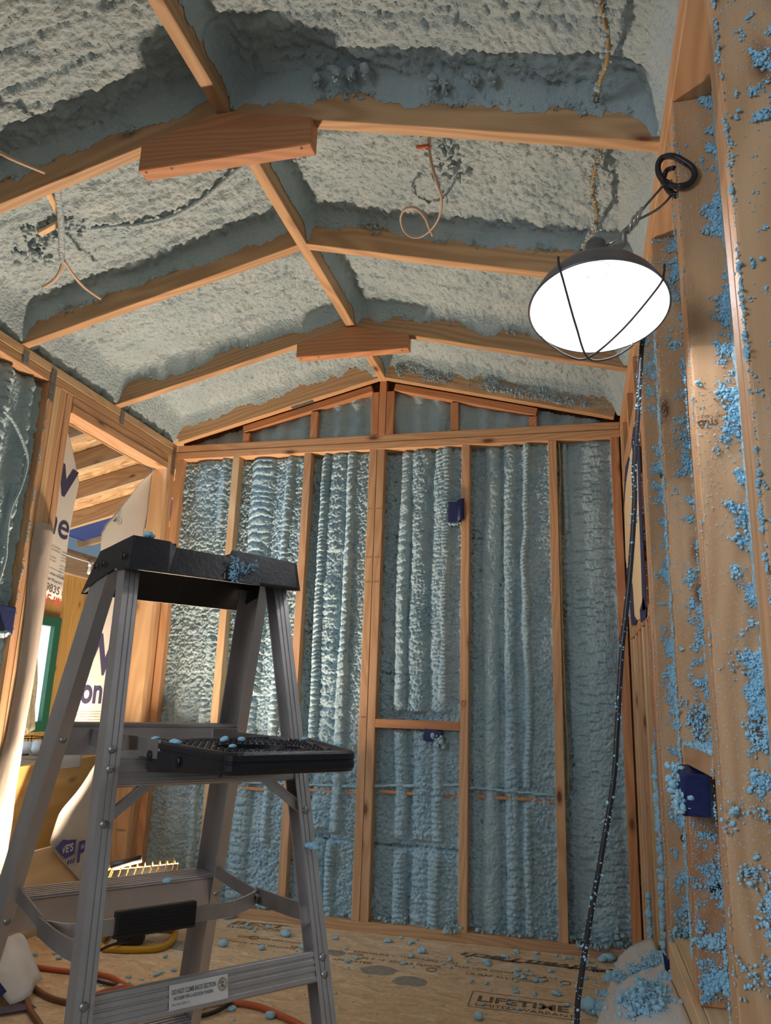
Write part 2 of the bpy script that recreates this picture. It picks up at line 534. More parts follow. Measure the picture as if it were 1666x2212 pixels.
def worley(x, y, seed=0):
    ix, iy = np.floor(x), np.floor(y)
    best = np.full(x.shape, 9.0)
    for i in (-1, 0, 1):
        for j in (-1, 0, 1):
            cx, cy = ix + i, iy + j
            dx = cx + hsh(cx, cy, seed) - x
            dy = cy + hsh(cx, cy, seed + 91) - y
            best = np.minimum(best, dx * dx + dy * dy)
    return np.sqrt(best)


def grid_obj(name, P, mat, parent, mask=None):
    """P: (n, m, 3) array of points -> one smooth height-field mesh"""
    n, m_, _ = P.shape
    idx = np.arange(n * m_).reshape(n, m_)
    q = np.stack([idx[:-1, :-1], idx[1:, :-1], idx[1:, 1:], idx[:-1, 1:]], -1).reshape(-1, 4)
    if mask is not None:
        q = q[mask.reshape(-1)]
    me = bpy.data.meshes.new(name)
    me.vertices.add(n * m_)
    me.vertices.foreach_set('co', P.reshape(-1).astype(np.float32))
    me.loops.add(q.size)
    me.loops.foreach_set('vertex_index', q.reshape(-1).astype(np.int32))
    me.polygons.add(len(q))
    me.polygons.foreach_set('loop_start', np.arange(0, q.size, 4, dtype=np.int32))
    me.polygons.foreach_set('loop_total', np.full(len(q), 4, np.int32))
    me.polygons.foreach_set('use_smooth', np.ones(len(q), bool))
    me.materials.append(mat)
    me.update(calc_edges=True)
    return put(bpy.data.objects.new(name, me), parent)


# ------------------------------------------------------------------ splatter blobs (joined, nobody could count them)
_b = bmesh.new(); bmesh.ops.create_icosphere(_b, subdivisions=1, radius=1.0)
ICO_V = np.array([v.co[:] for v in _b.verts]); ICO_F = np.array([[v.index for v in f.verts] for f in _b.faces]); _b.free()
_b = bmesh.new(); bmesh.ops.create_icosphere(_b, subdivisions=2, radius=1.0)
ICO2_V = np.array([v.co[:] for v in _b.verts]); ICO2_F = np.array([[v.index for v in f.verts] for f in _b.faces]); _b.free()


def blobs(name, P, Rr, mat, parent, squash=(1, 1, 1)):
    P = np.asarray(P, float); Rr = np.asarray(Rr, float)
    n = len(P)
    if not n: return None
    sc = Rr[:, None] * RNG.uniform(0.5, 1.65, (n, 3)) * np.array(squash)
    V = P[:, None, :] + ICO_V[None] * sc[:, None, :] * RNG.uniform(0.8, 1.2, (n, len(ICO_V), 1))
    F = (ICO_F[None] + (np.arange(n) * len(ICO_V))[:, None, None]).reshape(-1, 3)
    me = bpy.data.meshes.new(name)
    me.vertices.add(n * len(ICO_V)); me.vertices.foreach_set('co', V.reshape(-1).astype(np.float32))
    me.loops.add(F.size); me.loops.foreach_set('vertex_index', F.reshape(-1).astype(np.int32))
    me.polygons.add(len(F)); me.polygons.foreach_set('loop_start', np.arange(0, F.size, 3, dtype=np.int32))
    me.polygons.foreach_set('loop_total', np.full(len(F), 3, np.int32))
    me.polygons.foreach_set('use_smooth', np.ones(len(F), bool))
    me.materials.append(mat)
    me.update(calc_edges=True)
    o = put(bpy.data.objects.new(name, me), parent)
    o['kind'] = 'stuff'
    return o


def splat(name, origin, U, V, nu, n, dens, parent, rmin=0.0012, rmax=0.006, mat=None, seed=1, freq=22.0, chains=True, thr=0.5):
    """spray spatter on the rectangle origin + u*U + v*V (u, v in 0..1); dens(u, v) weights it"""
    rng = np.random.default_rng(seed)
    o, U, V = np.array(origin, float), np.array(U, float), np.array(V, float)
    lu, lv = np.linalg.norm(U), np.linalg.norm(V)
    u, v = rng.random(n * 6), rng.random(n * 6)
    d = np.clip(dens(u, v), 0, 1)
    nz = fbm(u * lu * freq, v * lv * freq, 3, seed)
    p = d * np.clip((nz - thr) * 6, 0.03, 1)
    k = rng.random(n * 6) < p
    u, v, nz = u[k][:n], v[k][:n], nz[k][:n]
    r = rmin + (rmax - rmin) * 0.62 * rng.random(len(u)) ** 3 * np.clip((nz - 0.42) * 5, 0.15, 1)
    P = o + u[:, None] * U + v[:, None] * V + np.array(nu) * (r * 0.35)[:, None]
    if chains:
        Q, Rq = [P], [r]
        for s in range(4):
            big = r > rmin + (rmax - rmin) * 0.10
            st = rng.normal(0, 1, (big.sum(), 2))
            pp = P[big] + (st[:, :1] * U / lu + st[:, 1:] * V / lv) * (r[big] * 1.5)[:, None]
            Q.append(pp + np.array(nu) * (r[big] * rng.uniform(0, 1.0, big.sum()))[:, None]); Rq.append(r[big] * rng.uniform(0.5, 1.0, big.sum()))
        P, r = np.concatenate(Q), np.concatenate(Rq)
    return blobs(name, P, r, mat or M_SPLAT, parent)


# ================================================================== SETTING
floor = empty('floor', (0, -2.0, 0), 'tan subfloor panel floor sprinkled with blue foam crumbs', 'floor', kind='structure')
box('subfloor_panel', -1.2, 1.24, -4.2, -1.25, -0.03, 0, M_FLOOR, floor, 0.001)
box('subfloor_panel', -1.2, 1.24, -1.248, 0.10, -0.03, 0, M_FLOOR, floor, 0.001)
ground = box('ground', -9, 6, -9, 9, -0.75, -0.6, M_CONC, None, 0)
tag(ground, 'grey concrete ground under and around the little house', 'ground', kind='structure')

# ---- back wall
wb = empty('wall_back', (0, 0, 0), 'framed gable end wall filled with blue spray foam', 'wall', kind='structure')
X2, X3, XD, X4, X5, XC = -0.7795, -0.384, -0.040, 0.4222, 0.8296, 1.1102
box('bottom_plate', L, R, 0, D, 0, T, M_STUD, wb)
box('top_plate', L + 0.001, R, 0, D, H - 2 * T, H - T - 0.0008, M_STUD, wb)
box('top_plate', L + 0.001, R, 0.0015, D, H - T + 0.0008, H, M_STUD, wb)
for x, mt in ((L, M_STUD), (X2, M_PALE), (X3, M_STUD), (XD, M_STUD), (XD + T + 0.0015, M_STUD), (X4, M_STUD), (X5, M_STUD), (XC, M_RED)):
    box('stud', x, x + T, 0.0005 + random.uniform(0, 0.002), D, T, H - 2 * T, mt, wb)
box('block', XD + 2 * T + 0.002, X4, 0.0, 0.06, 0.838, 0.876, M_RED, wb)
box('sheathing', L - 0.02, R + 0.1, D + 0.004, D + 0.016, -0.05, 2.9, M_OSB, wb, 0)


def zroof(x):
    return H + SLR * (R - x) if x > 0.019 else H + SLL * (x - L)


# gable: end rafters, sloping plates, king post of three boards, short studs
def slope_board(name, x0, x1, y0, y1, dz0, dz1, mat, parent):
    """prism following the roof slope between x0 and x1, dz measured from the rafter line"""
    sl = (zroof(x1) - zroof(x0)) / (x1 - x0)
    n = Vector((-sl, 0, 1)).normalized()
    A = Vector((x0, (y0 + y1) / 2, zroof(x0) + (dz0 + dz1) / 2))
    B = Vector((x1, (y0 + y1) / 2, zroof(x1) + (dz0 + dz1) / 2))
    return obox(name, A, B, n, y1 - y0, (dz1 - dz0) * n.z, mat, parent)


slope_board('end_rafter', L + 0.012, -0.001, -0.040, -0.002, 0.0, 0.105, M_RAFT, wb)
slope_board('end_rafter', 0.039, R - 0.012, -0.040, -0.002, 0.0, 0.105, M_RAFT, wb)
slope_board('gable_plate', -0.735, -0.040, 0.002, D, -0.042, -0.003, M_RED, wb)
slope_board('gable_plate', 0.078, 0.780, 0.002, D, -0.042, -0.003, M_RED, wb)
box('king_post', 0.000, 0.0365, 0.001, D, H, ZR, M_RED, wb)
box('king_post', -0.0395, -0.002, 0.003, D, H, ZR - 0.055, M_RED, wb)
box('king_post', 0.0385, 0.0775, 0.002, D, H, ZR - 0.055, M_RED, wb)
for x in (-0.735, -0.362, 0.365, 0.742):
    box('gable_stud', x, x + T, 0.004, D, H, zroof(x + (0 if x < 0 else T)) - 0.044, M_RED, wb)


# ---- foam of the back wall
def ridge(U, z, c, w, amp, seed, wob=0.012, lam=0.035, rip=0.3, p=0.5):
    cc = c + wob * (fbm(z * 2.1 + 3, z * 0 + seed, 3, seed) - 0.5) * 2
    q = (U - cc) / (w * (0.85 + 0.3 * vn(z * 3, z * 0 + 7, seed)))
    s = np.clip(1 - q * q, 0, 1) ** p
    ph = z / lam + 1.8 * vn(z * 9, U * 4, seed + 3) + 0.5 * vn(z * 30, U * 22, seed + 6) + 0.25 * q * q
    rp = 1 - rip * (1 - np.abs(np.sin(np.pi * ph))) ** 1.6
    return s * amp * rp * (0.68 + 0.64 * fbm(z * 7, U * 6, 3, seed + 5)), s


def foam_bay(x0, x1, z0, z1, spec, seed, base=0.020, cracks=None, seams=(), top=None, gr=1.0):
    st = 0.004
    nx, nz = max(8, int((x1 - x0) / st)), max(8, int((z1 - z0) / st))
    x = np.linspace(x0, x1, nx)[:, None] + np.zeros((nx, nz))
    z = np.linspace(z0, z1, nz)[None, :] + np.zeros((nx, nz))
    U = x - x0
    W = x1 - x0
    flat = base
    base = base + 0.030 * np.clip((U / W - 0.45) / 0.3, 0, 1) * (0.5 + 0.5 * fbm(z * 3, z * 0, 3, seed + 77) + .2)
    h = base + 0.012 * (fbm(x * 6, z * 4, 3, seed) - 0.3)
    sm = np.zeros_like(h)
    for k, (uc, uw, amp, wob, lam, rip, smooth, zlo, zhi) in enumerate(spec):
        r, s = ridge(U, z, uc * W, uw * W, amp, seed + 31 * k, wob, lam, rip)
        win = np.clip((z - zlo) / 0.02, 0, 1) * np.clip((zhi - z) / 0.02, 0, 1)
        h = np.maximum(h, flat + r * win + 0.35 * (base - flat))
        sm = np.maximum(sm, s * smooth * win)
    g = 1 - worley(x * 105, z * 92, seed)
    g2 = fbm(x * 60, z * 60, 3, seed + 9)
    pit = np.clip(worley(x * 78 + 3 * g2, z * 70, seed + 61) - 0.25, 0, 1)
    h = h + gr * (1 - 0.70 * sm) * (0.013 * (g - 0.45) + 0.013 * (g2 - 0.5) + 0.020 * (0.22 - pit))
    h = h + 0.010 * (fbm(x * 26, z * 22, 3, seed + 4) - 0.5) * (1 - 0.3 * sm)
    if cracks:
        cu0, cu1, lam = cracks
        col = np.floor((U / W - cu0) / 0.17)
        zz = z / lam + 0.55 * hsh(col, col * 0, seed) + 0.7 * vn(z * 7, col * 3.1, seed + 1) + 0.15 * vn(U * 40, z * 10, seed)
        fr = np.abs(zz - np.round(zz))
        on = (U / W > cu0) & (U / W < cu1)
        h = h - on * 0.014 * np.exp(-(fr / 0.055) ** 2) * (vn(np.floor(zz + .5) * 1.7, col * 1.3, seed) > 0.35)
    for zs, dep in seams:
        h = h - dep * np.exp(-((z - zs - 0.006 * (vn(U * 20, U * 0, seed) - .5)) / 0.006) ** 2)
    # foam climbs the studs a little, thins out at the plates
    e = np.minimum(U, W - U)
    h = h + 0.012 * np.exp(-(e / 0.006) ** 2) * (vn(z * 40, U * 0 + (U > W / 2), seed + 2))
    h = h - 0.015 * np.exp(-((z1 - z) / 0.012) ** 2)
    h = np.clip(h, 0.002, 0.084)
    P = np.stack([x, D - h, z], -1)
    return P


ZT = H - 2 * T
BIG = 9.0
bays = [
    (L + T, X2, [(0.46, 0.26, 0.034, 0.006, 0.05, 0.1, 0.35, 0, BIG), (0.82, 0.085, 0.046, 0.008, 0.03, 0.2, 0.6, 0, BIG)], None, ()),
    (X2 + T, X3, [(0.34, 0.18, 0.050, 0.010, 0.038, 0.5, 0.85, 0.95, BIG), (0.36, 0.14, 0.038, 0.02, 0.03, 0.3, 0.6, 0.0, 0.95),
                  (0.76, 0.075, 0.050, 0.014, 0.026, 0.25, 0.8, 0.3, BIG)], None, ()),
    (X3 + T, XD, [(0.23, 0.085, 0.052, 0.010, 0.022, 0.35, 0.8, 0.62, BIG), (0.45, 0.17, 0.046, 0.012, 0.05, 0.25, 0.25, 0.36, BIG),
                  (0.69, 0.09, 0.056, 0.014, 0.040, 0.3, 0.8, 0.36, BIG), (0.40, 0.15, 0.040, 0.02, 0.03, 0.25, 0.2, 0, 0.35),
                  (0.62, 0.09, 0.052, 0.02, 0.022, 0.3, 0.7, 0, 0.35), (0.12, 0.09, 0.03, 0.02, 0.03, 0.2, 0.5, 0, 0.3)], None, ((0.345, 0.014),)),
    (XD + 2 * T + 0.0015, X4, [(0.26, 0.085, 0.046, 0.010, 0.045, 0.25, 0.85, 0.9, BIG), (0.47, 0.13, 0.046, 0.010, 0.03, 0.15, 0.1, 0.9, BIG),
                      (0.76, 0.13, 0.044, 0.012, 0.021, 0.2, 0.15, 0.9, BIG), (0.80, 0.07, 0.054, 0.012, 0.018, 0.3, 0.75, 0.95, BIG),
                      (0.30, 0.09, 0.046, 0.02, 0.03, 0.25, 0.6, 0.36, 0.84), (0.55, 0.14, 0.044, 0.02, 0.03, 0.2, 0.2, 0.36, 0.84),
                      (0.76, 0.09, 0.052, 0.02, 0.024, 0.3, 0.6, 0.36, 0.84),
                      (0.32, 0.10, 0.050, 0.01, 0.02, 0.25, 0.6, 0, 0.335), (0.55, 0.14, 0.040, 0.02, 0.03, 0.2, 0.1, 0, 0.335),
                      (0.72, 0.08, 0.052, 0.01, 0.02, 0.3, 0.7, 0, 0.335), (0.9, 0.1, 0.034, 0.01, 0.02, 0.2, 0.2, 0, 0.335)], None, ((0.34, 0.022), (1.08, 0.010), (0.86, 0.02))),
    (X4 + T, X5, [(0.27, 0.11, 0.036, 0.014, 0.07, 0.12, 0.9, 0.0, BIG), (0.51, 0.085, 0.042, 0.010, 0.028, 0.25, 0.3, 0.0, BIG),
                  (0.69, 0.058, 0.050, 0.030, 0.018, 0.28, 0.85, 0.60, BIG), (0.70, 0.06, 0.042, 0.024, 0.02, 0.3, 0.6, 0.0, 0.56)], None, ()),
    (X5 + T, XC, [(0.58, 0.40, 0.038, 0.006, 0.09, 0.05, 0.85, 0.0, BIG), (0.17, 0.06, 0.044, 0.014, 0.05, 0.2, 0.7, 1.72, BIG)], (0.3, 0.97, 0.042), ()),
]
for k, (a, b_, spec, cr, seams) in enumerate(bays):
    P_ = foam_bay(a, b_, T, ZT, spec, 40 + 7 * k, cracks=cr, seams=seams, base=0.021 if k else 0.03)
    o_ = grid_obj('spray_foam', P_, M_FOAM, wb)
    at = o_.data.attributes.new('thin_pit_shade', 'FLOAT', 'POINT')
    th_ = np.clip((0.022 - (D - P_[..., 1])) / 0.010, 0, 1) * np.clip((fbm(P_[..., 0] * 6, P_[..., 2] * 5, 3, 5) - .38) * 5, 0.15, 1)  # thin foam and low pits, whose shade the colour carries
    at.data.foreach_set('value', th_.reshape(-1).astype(np.float32))
# gable foam, recessed, stops at the sloping plates
for a, b_ in ((L + 0.02, -0.04), (0.078, R - 0.02)):
    st = 0.006
    x = np.arange(a, b_, st); z = np.arange(H, ZR, st)
    X, Z = np.meshgrid(x, z, indexing='ij')
    h = 0.035 + 0.018 * fbm(X * 9, Z * 14, 4, 5) + 0.006 * (1 - worley(X * 40, Z * 70, 8)) + 0.008 * np.sin(X * 60 + 4 * fbm(X * 5, Z * 9, 3, 3))
    zr = np.where(X > 0.019, H + SLR * (R - X), H + SLL * (X - L))
    keep = (Z < zr - 0.004)[:-1, :-1]
    grid_obj('gable_foam', np.stack([X, D - h, Z], -1), M_FOAM, wb, keep)
# foam-covered wire crossing the bays at z = 0.59, with bare wood showing under it
for a, b_, za, zb_ in ((X3 + T, XD, 0.573, 0.577), (XD + 2 * T, X4, 0.585, 0.612), (X4 + T, X5, 0.603, 0.592), (X2 + T, X3, 0.562, 0.57)):
    n = 30
    P = [((a + (b_ - a) * t), 0.026 + random.uniform(-.003, .003), za + (zb_ - za) * t + random.uniform(-.002, .002)) for t in np.linspace(0, 1, n)]
    tube('foamed_wire', P, [0.004 + random.uniform(0, 0.0035) for _ in range(n)], M_FOAM, wb, n=1, sides=7)
    box('bare_wood_strip', a + 0.01 + random.uniform(0, .05), b_ - 0.004, 0.032, 0.05, min(za, zb_) - 0.03, min(za, zb_) - 0.016, M_RED, wb, 0.001)
obox('tie_plate', (-.462, -.021, zroof(-.462) - .0012), (-.345, -.021, zroof(-.345) - .0012), (-SLL, 0, 1), .034, .002, M_STEEL, wb, .0005)
# pencil marks on the studs
for (x, z, w_) in ((XD + 0.004, 1.62, .03), (XD + 0.044, 1.62, .03), (XD + 0.004, 1.50, .03), (XD + 0.042, 1.50, .03), (XD + 0.004, 1.86, .02), (XD + 0.044, 1.86, .03), (XD + .01, 0.88, .02), (X4 + .004, 0.93, .01)):
    mesh('pencil_mark', [(x, -0.0008, z), (x + w_, -0.0008, z), (x + w_, -0.0008, z + 0.0022), (x, -0.0008, z + 0.0022)], [(0, 1, 2, 3)], M_STAMP, wb)
ring = [(X4 + 0.017 + 0.009 * math.cos(a), -0.0008, 0.955 + 0.013 * math.sin(a)) for a in np.linspace(0, 2 * math.pi, 24, endpoint=False)]
tube('pencil_mark', ring, 0.0011, M_STAMP, wb, n=1, sides=4, closed=True)
# lumps of foam at the feet of the bays
P, Rr = [], []
for a, b_, n in ((X3 + .1, XD, 22), (XD + .1, X4, 30), (X4 + T, X5, 34), (X5 + T, XC, 34), (L + T, X2, 26), (X2 + T, X3, 20)):
    for _ in range(n):
        P.append((random.uniform(a, b_), random.uniform(0.005, 0.05), T + random.uniform(0, 0.025))); Rr.append(random.uniform(0.004, 0.010))
for (x, y, z, r) in ((0.40, 0.0, 0.05, .022), (0.385, -0.004, 0.042, .018), (1.0, -0.005, 0.05, .024), (1.06, 0.0, 0.06, .02), (-.27, 0.0, .06, .02), (-.24, .01, .05, .02), (0.93, 0.0, .05, .02), (1.075, 0.01, .09, .02)):
    for _ in range(16):
        P.append((x + random.gauss(0, r * .8), y + random.gauss(0, r * .4), max(T, z + random.gauss(0, r * .6)))); Rr.append(r * random.uniform(.2, .5))
blobs('foam_lumps', P, Rr, M_FOAM, wb)

# ---- right wall
wr = empty('wall_right', (R, -1.5, 0), 'right hand stud wall spattered with blue foam', 'wall', kind='structure')
RX = R + D
box('top_plate', R, RX, -3.7, 0, H - 2 * T, H - T - .0006, M_STUD, wr)
box('top_plate', R + .001, RX, -3.7, 0, H - T + .0006, H, M_STUD, wr)
box('bottom_plate', R, RX, -0.96, 0, 0, T, M_PALE, wr)
box('sheathing', RX + 0.004, RX + 0.016, -4.2, 0.1, -0.05, 2.75, M_OSB, wr, 0)
ZW = 0.378
rs = {}
for key, y0, y1, z0, z1, mt in (('D', -2.459, -2.4225, ZW, ZT, M_STUD), ('D2', -2.4215, -2.385, ZW, ZT, M_STUD), ('A', -2.026, -1.960, ZW, ZT, M_STUD),
                                ('B', -1.548, -1.505, ZW, ZT, M_STUD), ('J', -1.588, -1.550, ZW, 0.842, M_RED),
                                ('C', -1.078, -1.041, T, ZT, M_STUD), ('C2', -1.040, -1.003, T, ZT, M_STUD), ('C3', -1.002, -0.965, T, 1.93, M_STUD),
                                ('K', -0.085, -0.047, T, 1.93, M_STUD), ('K2', -0.046, -0.008, T, ZT, M_PALE), ('E', -3.06, -3.022, ZW, ZT, M_STUD)):
    rs[key] = box('stud', R + random.uniform(0, .002), RX, y0, y1, z0, z1, mt, wr, 0.003)
for y in (-0.90, -0.80, -0.62, -0.47, -0.31, -0.15):
    box('cripple_stud', R + random.uniform(0, .003), RX, y - T, y, T, 1.235, random.choice((M_STUD, M_PALE, M_RED)), wr)
for y in (-0.80, -0.47, -0.15):
    box('cripple_stud', R, RX, y - T, y, 2.005, ZT, M_STUD, wr)
box('block', R, R + 0.075, -1.955, -1.592, 0.845, 0.884, M_STUD, wr)
for y0, y1, zz0 in ((-2.384, -2.027, ZW), (-1.958, -1.55, ZW), (-1.503, -1.079, ZW), (-3.02, -2.46, ZW), (-0.963, -0.086, T)):
    y = np.arange(y0, y1 + .001, 0.007); z = np.arange(zz0, (1.2 if y0 == -0.963 else ZT), 0.009)
    Y, Z = np.meshgrid(y, z, indexing='ij')
    e = np.minimum(Y - y0, y1 - Y)
    h = 0.004 + 0.010 * fbm(Y * 12, Z * 7, 4, 3) + 0.006 * (1 - worley(Y * 60, Z * 50, 5)) + 0.004 * np.exp(-(e / .02) ** 2) * vn(Z * 25, Y * 0, 4)
    grid_obj('spray_foam', np.stack([RX - h, Y, Z], -1), M_FOAM, wr)

# spatter on the camera-side faces, thick towards the sheathing
edge = lambda e0, lo: (lambda u, v: lo + (1 - lo) * np.clip((u - e0) / .32, 0, 1) ** 1.6)
for key, y, z0, z1, n, pw, lo, sd in (('A', -2.026, 0.4, ZT, 6200, 0.42, 0.010, 3), ('B', -1.548, 0.88, ZT, 2600, 0.25, 0.03, 4), ('C', -1.078, 0.3, ZT, 9000, 0.12, 0.02, 5),
                                      ('D', -2.459, 0.4, ZT, 3000, 0.2, 0.06, 6), ('J', -1.588, 0.385, 0.84, 900, -0.4, 0.25, 8)):
    splat('foam_spatter', (R + 0.001, y, z0), (D - 0.002, 0, 0), (0, 0, z1 - z0), (0, -1, 0), n, edge(pw, lo), wr, 0.0009, 0.0056, seed=sd, freq=44, thr=0.47)
    splat('foam_spatter', (R + 0.001, y, z0), (D - 0.002, 0, 0), (0, 0, z1 - z0), (0, -1, 0), 2600, lambda u, v: 0.5 + 0 * u, wr, 0.0007, 0.0021, M_SPECK, seed=sd + 40, freq=3, thr=0.2, chains=False)
# crusts along the room-side edges
for y0, w_, n, sd, rm in ((-1.548, .043, 2600, 11, .0036), (-1.966, .006, 500, 12, .003), (-2.028, .004, 260, 13, .0022), (-1.078, .037, 500, 14, .0022), (-2.462, .008, 420, 15, .004), (-0.965, .03, 260, 16, .003)):
    splat('foam_spatter', (R - 0.0005, y0, 0.45), (0, w_, 0), (0, 0, ZT - 0.5), (-1, 0, 0), n, lambda u, v: 0.75 + 0 * u, wr, 0.001, rm, seed=sd, freq=40, thr=0.24)
splat('foam_spatter', (R, -1.95, 0.8845), (0.075, 0, 0), (0, 0.355, 0), (0, 0, 1), 900, lambda u, v: 1 + 0 * u, wr, 0.0015, 0.006, seed=21, thr=0.2)
splat('foam_spatter', (R, -1.59, 0.385), (0.08, 0, 0), (0, 0, .12), (0, -1, 0), 500, lambda u, v: 1 + 0 * u, wr, 0.002, 0.009, seed=22, thr=0.45)
# heavy clots
P, Rr = [], []
for (x, y, z, r, n) in ((R + .055, -2.03, .66, .011, 40), (R + .03, -2.03, .72, .008, 26), (R + .045, -2.03, .57, .009, 30), (R + .04, -2.03, .80, .009, 30), (R + .06, -2.03, 1.02, .008, 30),
                        (R + .05, -2.46, .62, .013, 36), (R + .06, -2.46, .52, .014, 44), (R + .03, -1.55, .95, .010, 60), (R + .06, -1.55, .90, .012, 60), 
                        (R + .05, -1.09, .38, .014, 60), (R + .03, -1.10, .34, .014, 60), (R + .065, -2.03, 1.45, .008, 40), (R + .06, -2.03, 1.25, .009, 40)):
    c = np.array((x, y, z)); p = c.copy()
    for i in range(2 * n):
        p = p + RNG.normal(0, 1, 3) * np.array((r * .9, r * .25, r * .9)); p = c + (p - c) * 0.93
        p[1] = min(max(p[1], y - 0.016), y + .002); p[0] = min(max(p[0], R - .004), RX)
        P.append(tuple(p)); Rr.append(r * random.uniform(0.12, 0.36))
# a drip of foam down the cripples near the corner
for i in range(150):
    t = i / 150
    P.append((R - 0.002 + random.uniform(-.004, .004), -0.93 + 0.02 * math.sin(t * 9), 0.86 - 0.62 * t)); Rr.append(random.uniform(.004, .011) * (0.6 + 0.6 * math.sin(t * math.pi)))
for i in range(30):
    P.append((R - .001, -0.40 + random.uniform(-.008, .008), .33 - .22 * i / 30)); Rr.append(random.uniform(.005, .014))
blobs('foam_clots', P, Rr, M_SPLAT, wr)
# holes drilled through the studs
for (x, y, z, r) in ((R + .055, -1.081, 1.65, .013), (R + .062, -1.081, 1.155, .012), (R + .05, -1.081, 0.62, .011), (R + .045, -1.591, .60, .012), (R + .07, -2.463, .60, .016), (R + .035, -2.463, 1.35, .007)):
    V, F = lathe_data([(r * 1.05, -0.001), (r, 0.0007), (r * 0.7, 0.0005), (0.0001, 0.0004)], (x, y, z), (0, -1, 0), 18)
    mesh('drilled_hole', V, F, M_RUB, wr, True)
# grade stamp on the second stud, upside down
text('lettering', 'STUD', (R + 0.040, -2.0265, 1.468), (-1, 0, 0), (0, 0, -1), 0.0135, M_STAMP, wr, bold=0.03, lift=0.0006)
text('lettering', 'KD-HT  NO.2', (R + 0.062, -2.0265, 1.478), (-1, 0, 0), (0, 0, -1), 0.0085, M_STAMP, wr, lift=0.0006)
tri = [(R + .004, 1.466), (R + .020, 1.466), (R + .012, 1.452)]
for i in range(3):
    a, c = tri[i], tri[(i + 1) % 3]
    tube('stamp_triangle', [(a[0], -2.0268, a[1]), (c[0], -2.0268, c[1])], 0.0006, M_STAMP, wr, n=1, sides=4)

# window in the right wall, masked with film and blue tape
w1 = empty('window_1', (R, -0.55, 1.27), 'masked window opening with cream film and blue tape edges', 'window', kind='structure')
box('window_sill', R - .001, RX, -0.963, -0.087, 1.236, 1.274, M_STUD, w1)
box('window_header', R, RX, -1.0, -0.05, 1.932, 2.004, M_STUD, w1)
pts = [(-0.813, 1.88), (-0.544, 1.893), (-0.232, 1.843), (-0.09, 1.711), (-0.06, 1.582), (-0.162, 1.502), (-0.182, 1.326), (-0.367, 1.278), (-0.678, 1.261), (-0.845, 1.28), (-0.891, 1.439), (-0.895, 1.593), (-0.933, 1.74), (-0.931, 1.829)]
V = [(R - 0.004, y, z) for y, z in pts] + [(R - 0.0025, y, z) for y, z in pts]
n = len(pts)
mesh('cream_film', V, [tuple(range(n)), tuple(range(n, 2 * n))[::-1]] + [(i, (i + 1) % n, n + (i + 1) % n, n + i) for i in range(n)], M_FILM, w1)


def tape(parent, pts2, x=R - 0.0055, name='blue_tape'):
    n = len(pts2)
    V = [(x, y, z) for y, z in pts2] + [(x + .001, y, z) for y, z in pts2]
    return mesh(name, V, [tuple(range(n)), tuple(range(n, 2 * n))[::-1]] + [(i, (i + 1) % n, n + (i + 1) % n, n + i) for i in range(n)], M_TAPE, parent)


tape(w1, [(-0.939, 1.859), (-0.991, 1.816), (-0.988, 1.722), (-0.951, 1.578), (-0.947, 1.428), (-0.93, 1.262), (-0.791, 1.271), (-0.829, 1.451), (-0.85, 1.604), (-0.888, 1.754)])
tape(w1, [(-0.799, 1.916), (-0.958, 1.857), (-0.95, 1.814), (-0.846, 1.851), (-0.707, 1.856), (-0.687, 1.899)])
tape(w1, [(-0.069, 1.548), (-0.282, 1.496), (-0.392, 1.417), (-0.412, 1.299), (-0.536, 1.268), (-0.434, 1.259), (-0.24, 1.282), (-0.182, 1.402)])
tape(w1, [(-0.681, 1.288), (-0.852, 1.309), (-0.927, 1.258), (-0.9, 1.236), (-0.693, 1.243)])
tape(w1, [(-0.325, 1.916), (-0.525, 1.899), (-0.565, 1.877), (-0.313, 1.86), (-0.106, 1.80), (-.10, 1.83)])

# wheel well box along the foot of the right wall
ww = empty('wheel_well', (R + .05, -2.0, 0), 'pale boxed wheel well along the foot of the right wall', 'wheel well', kind='structure')
box('side_board', R - 0.012, R + 0.006, -3.6, -1.14, 0.0, ZW - 0.001, M_PALE, ww)
box('top_board', R + 0.007, RX, -3.6, -1.0, ZW - 0.02, ZW - .0005, M_PALE, ww)
box('end_board', R + 0.007, RX, -1.0, -0.98, T, ZW, M_PALE, ww)

# ---- left wall with the doorway
wl_ = empty('wall_left', (L, -0.5, 0), 'left stud wall with rough doorway and blue foam bay', 'wall', kind='structure')
LX = L - D
box('top_plate', LX, L, -3.7, 0, H - T + .0006, H, M_PALE, wl_)
box('top_plate', LX, L - .001, -3.7, 0, H - 2 * T, H - T - .0006, M_STUD, wl_)
box('header_board', LX, L - .001, -0.862, -0.079, H - 3 * T, H - 2 * T - .001, M_STUD, wl_)
box('header_board', LX, L + .001, -0.862, -0.079, H - 4 * T, H - 3 * T - .001, M_STUD, wl_)
for y0 in (-1.018, -0.979, -0.940, -0.901):
    box('stud', LX, L - random.uniform(0, .004), y0, y0 + 0.0375, T, ZT, M_STUD if y0 != -0.979 else M_PALE, wl_)
for y0 in (-0.078, -0.0395):
    box('stud', LX, L - random.uniform(0, .003), y0, y0 + 0.038, T, ZT, M_STUD if y0 > -.05 else M_PALE, wl_)
for y0 in (-1.43, -1.84, -2.25):
    box('stud', LX, L, y0, y0 + T, T, ZT, M_STUD, wl_)
box('bottom_plate', LX, L, -3.7, -0.865, 0, T, M_STUD, wl_)
box('sheathing', LX - 0.016, LX - .004, -4.2, -0.866, -0.05, 2.6, M_OSB, wl_, 0)
box('sheathing', LX - 0.016, LX - .004, -0.862, 0.1, H - 4 * T, 2.6, M_OSB, wl_, 0)
